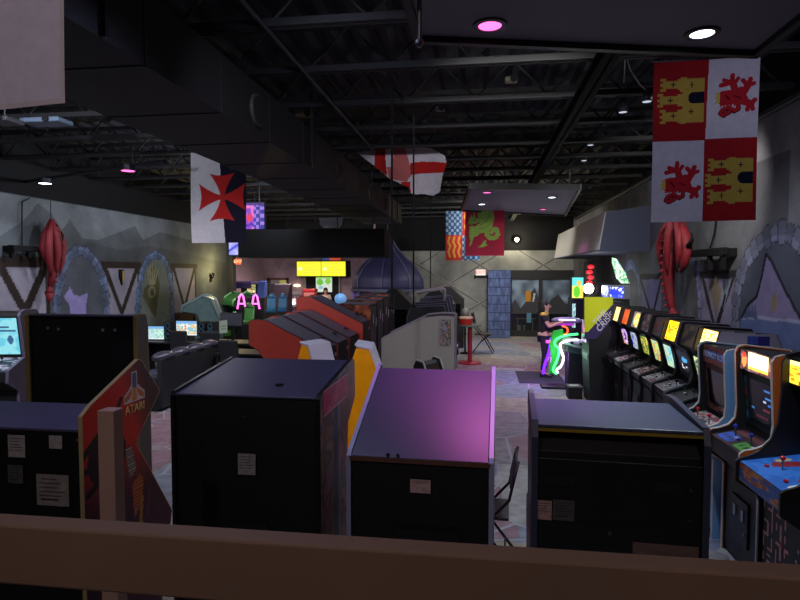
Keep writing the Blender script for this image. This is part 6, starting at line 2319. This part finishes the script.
# the gun controller held in both hands
gx, gy = pr.location.x, pr.location.y
gun = thing('toy_gun', 'large grey and purple toy gun held by the person in black', 'game controller', (gx + .46, gy - .06, 1.29), R(-12), None)
MB().ball((.0, 0, .02), (.34, .09, .075), 18, 10).build('gun_body', M('gun_grey', (130, 124, 156), .35), gun, smooth=True)
MB().cyl((.3, 0, .02), (.46, 0, .02), .035, .022).build('barrel', M('gun_violet', (92, 60, 150), .35), gun)
MB().box(-.16, .2, -.094, -.07, .02, .05).build('light_strip', M('gun_light', (235, 220, 255), emit=1.5), gun)
MB().box(-.2, .16, -.03, .03, -.10, -.04).build('grip_rail', M('gun_magenta', (190, 50, 190), .4, emit=.5), gun, bevel=.01)
MB().cyl((-.1, 0, -.05), (-.13, 0, -.18), .022).build('grip', BLKM, gun)

pw_ = at(326, 290, Y=23.3)
person('person in a pale top working behind the snack counter', (pw_.x, 23.25, 0), R(20), (((-.2, -.12, 1.14), (-.12, -.34, 1.12)), ((.22, -.1, 1.14), (.16, -.3, 1.08))), M('pale_top', (214, 196, 170), .8), M('dark_trousers'), None, .06)

# ================================================================ FILL LAMPS ADDED OUT OF VIEW OVER THE ROOM
def fill_can(label, x, y, z, e, col, ang=140):  # unseen can lamp added to brighten the room below it
    t = thing('track_or_fill_lamp', label, 'lamp', (x, y, z), 0, 'added fill lamps hidden over the room')
    MB().cyl((0, 0, 0), (0, 0, .14), .07, n=16).build('lamp_head', DSTEEL, t)
    MB().lathe([(.001, -.004), (.062, -.003), (.001, .0)], n=16).build('lens', LW, t)
    MB().cyl((0, 0, .14), (0, 0, 5.0 - z), .012, n=6).build('hanger', DSTEEL, t)
    spot('fill_can_beam', (x, y, z - .03), e, col, ang, .9, .09)


def flood(label, x, y, z, e, col, yaw, pitch=-14, ang=140):
    """unseen fill light, added: lamp head on a yoke aimed along the room"""
    t = thing('track_or_fill_lamp', label, 'lamp', (x, y, z), 0, 'added fill lamps hidden over the room')
    d = Vector((math.sin(R(yaw)) * math.cos(R(pitch)), math.cos(R(yaw)) * math.cos(R(pitch)), math.sin(R(pitch))))
    MB().cyl(-d * .14, d * .0, .07, n=16).build('lamp_head', DSTEEL, t)
    MB().cyl(d * .001, d * .005, .062, n=16).build('lens', LW, t)
    MB().cyl(-d * .07, -d * .07 + Vector((0, 0, 5.0 - z)), .012, n=6).build('hanger', DSTEEL, t)
    o = spot('fill_flood_beam', Vector((x, y, z)) + d * .03, e, col, ang, .9, .09)
    o.rotation_euler = d.to_track_quat('-Z', 'Y').to_euler()


BLU = (.72, .76, 1)
for x, y, e, yw, lb in ((-3.9, 5.0, 260, -60, 'first'), (-3.9, 9.7, 330, -75, 'second'), (-3.9, 12.4, 330, -85, 'third')):
    flood('added fill lamp left of the duct aimed at the left wall, %s from the railing' % lb, x, y, 4.30, e, (.86, .9, 1), yw, -18, 160)
flood('added fill lamp above the far ceiling panel aimed at the back wall', .6, 15.2, 4.3, 560, (1, .96, .88), 0, -20, 150)
for x, y, e, col, lb in ((-4.9, 14.4, 110, (1, .9, .95), 'left'), (-3.6, 14.4, 90, (.85, .85, 1), 'right')):
    flood('added fill lamp behind the hanging bulkhead, %s one' % lb, x, y, 3.2, e * 2.2, col, -14, -8, 140)
fill_can('added fill can lamp over the snack counter', -7.2, 21.0, 3.35, 420, (1, .82, .84), 165)
fill_can('added fill can lamp above the end of the aisle', .6, 18.6, 4.5, 420, (1, .95, .85), 150)
flood('added fill lamp behind the quartered flag aimed along the right wall', 2.25, 6.5, 4.05, 420, (1, .97, .92), 15, -18, 76)
for y, lb in ((7.6, 'nearer'), (11.2, 'farther')):
    fill_can('added fill can lamp left of the duct over the red row, %s one' % lb, -3.9, y, 4.3, 170, (.9, .88, 1), 150)
flood('added fill lamp above the near ceiling panel aimed at the dragon flag', .5, 3.5, 4.35, 420, (1, .98, .96), -4, -4, 46)
fill_can('added fill can lamp over the near cabinets, beside the duct', -1.35, 3.05, 4.35, 75, (.55, .56, 1), 125)
fill_can('added fill can lamp behind the quartered flag', 1.95, 6.7, 4.3, 60, (.82, .86, 1))
flood('added fill lamp over the left side of the platform, aimed down the room', -6.2, 3.0, 4.2, 300, (.82, .86, 1), -6)
flood('added fill lamp over the middle of the platform, aimed down the room', -1.2, 3.2, 4.2, 120, BLU, 0, -28, 110)
flood('added fill lamp over the right side of the platform, aimed down the room', 2.7, 3.3, 4.2, 62, BLU, -8, -20, 90)
# fill lamps added over the entrance platform behind the camera
for x, y, e, col, lb in ((-1.6, -1.2, 90, (1, .86, .84), 'left'), (1.4, -1.0, 60, (1, .8, .8), 'right')):
    flood('added fill lamp over the entrance platform behind the railing, %s' % lb, x, y, 4.4, e * .88, col, 0, -25, 130)

# ================================================================ WORLD AND VIEW
w = bpy.data.worlds.new('world')
SC.world = w
w.use_nodes = True
w.node_tree.nodes['Background'].inputs['Color'].default_value = (.5, .55, .8, 1)
w.node_tree.nodes['Background'].inputs['Strength'].default_value = .02
SC.view_settings.view_transform = 'Standard'
SC.view_settings.look = 'None'
SC.view_settings.gamma = 1
SC.view_settings.use_curve_mapping = False
SC.view_settings.exposure = 0.0
SC.cycles.use_denoising = True
SC.cycles.max_bounces = 6
SC.cycles.sample_clamp_indirect = 3.0
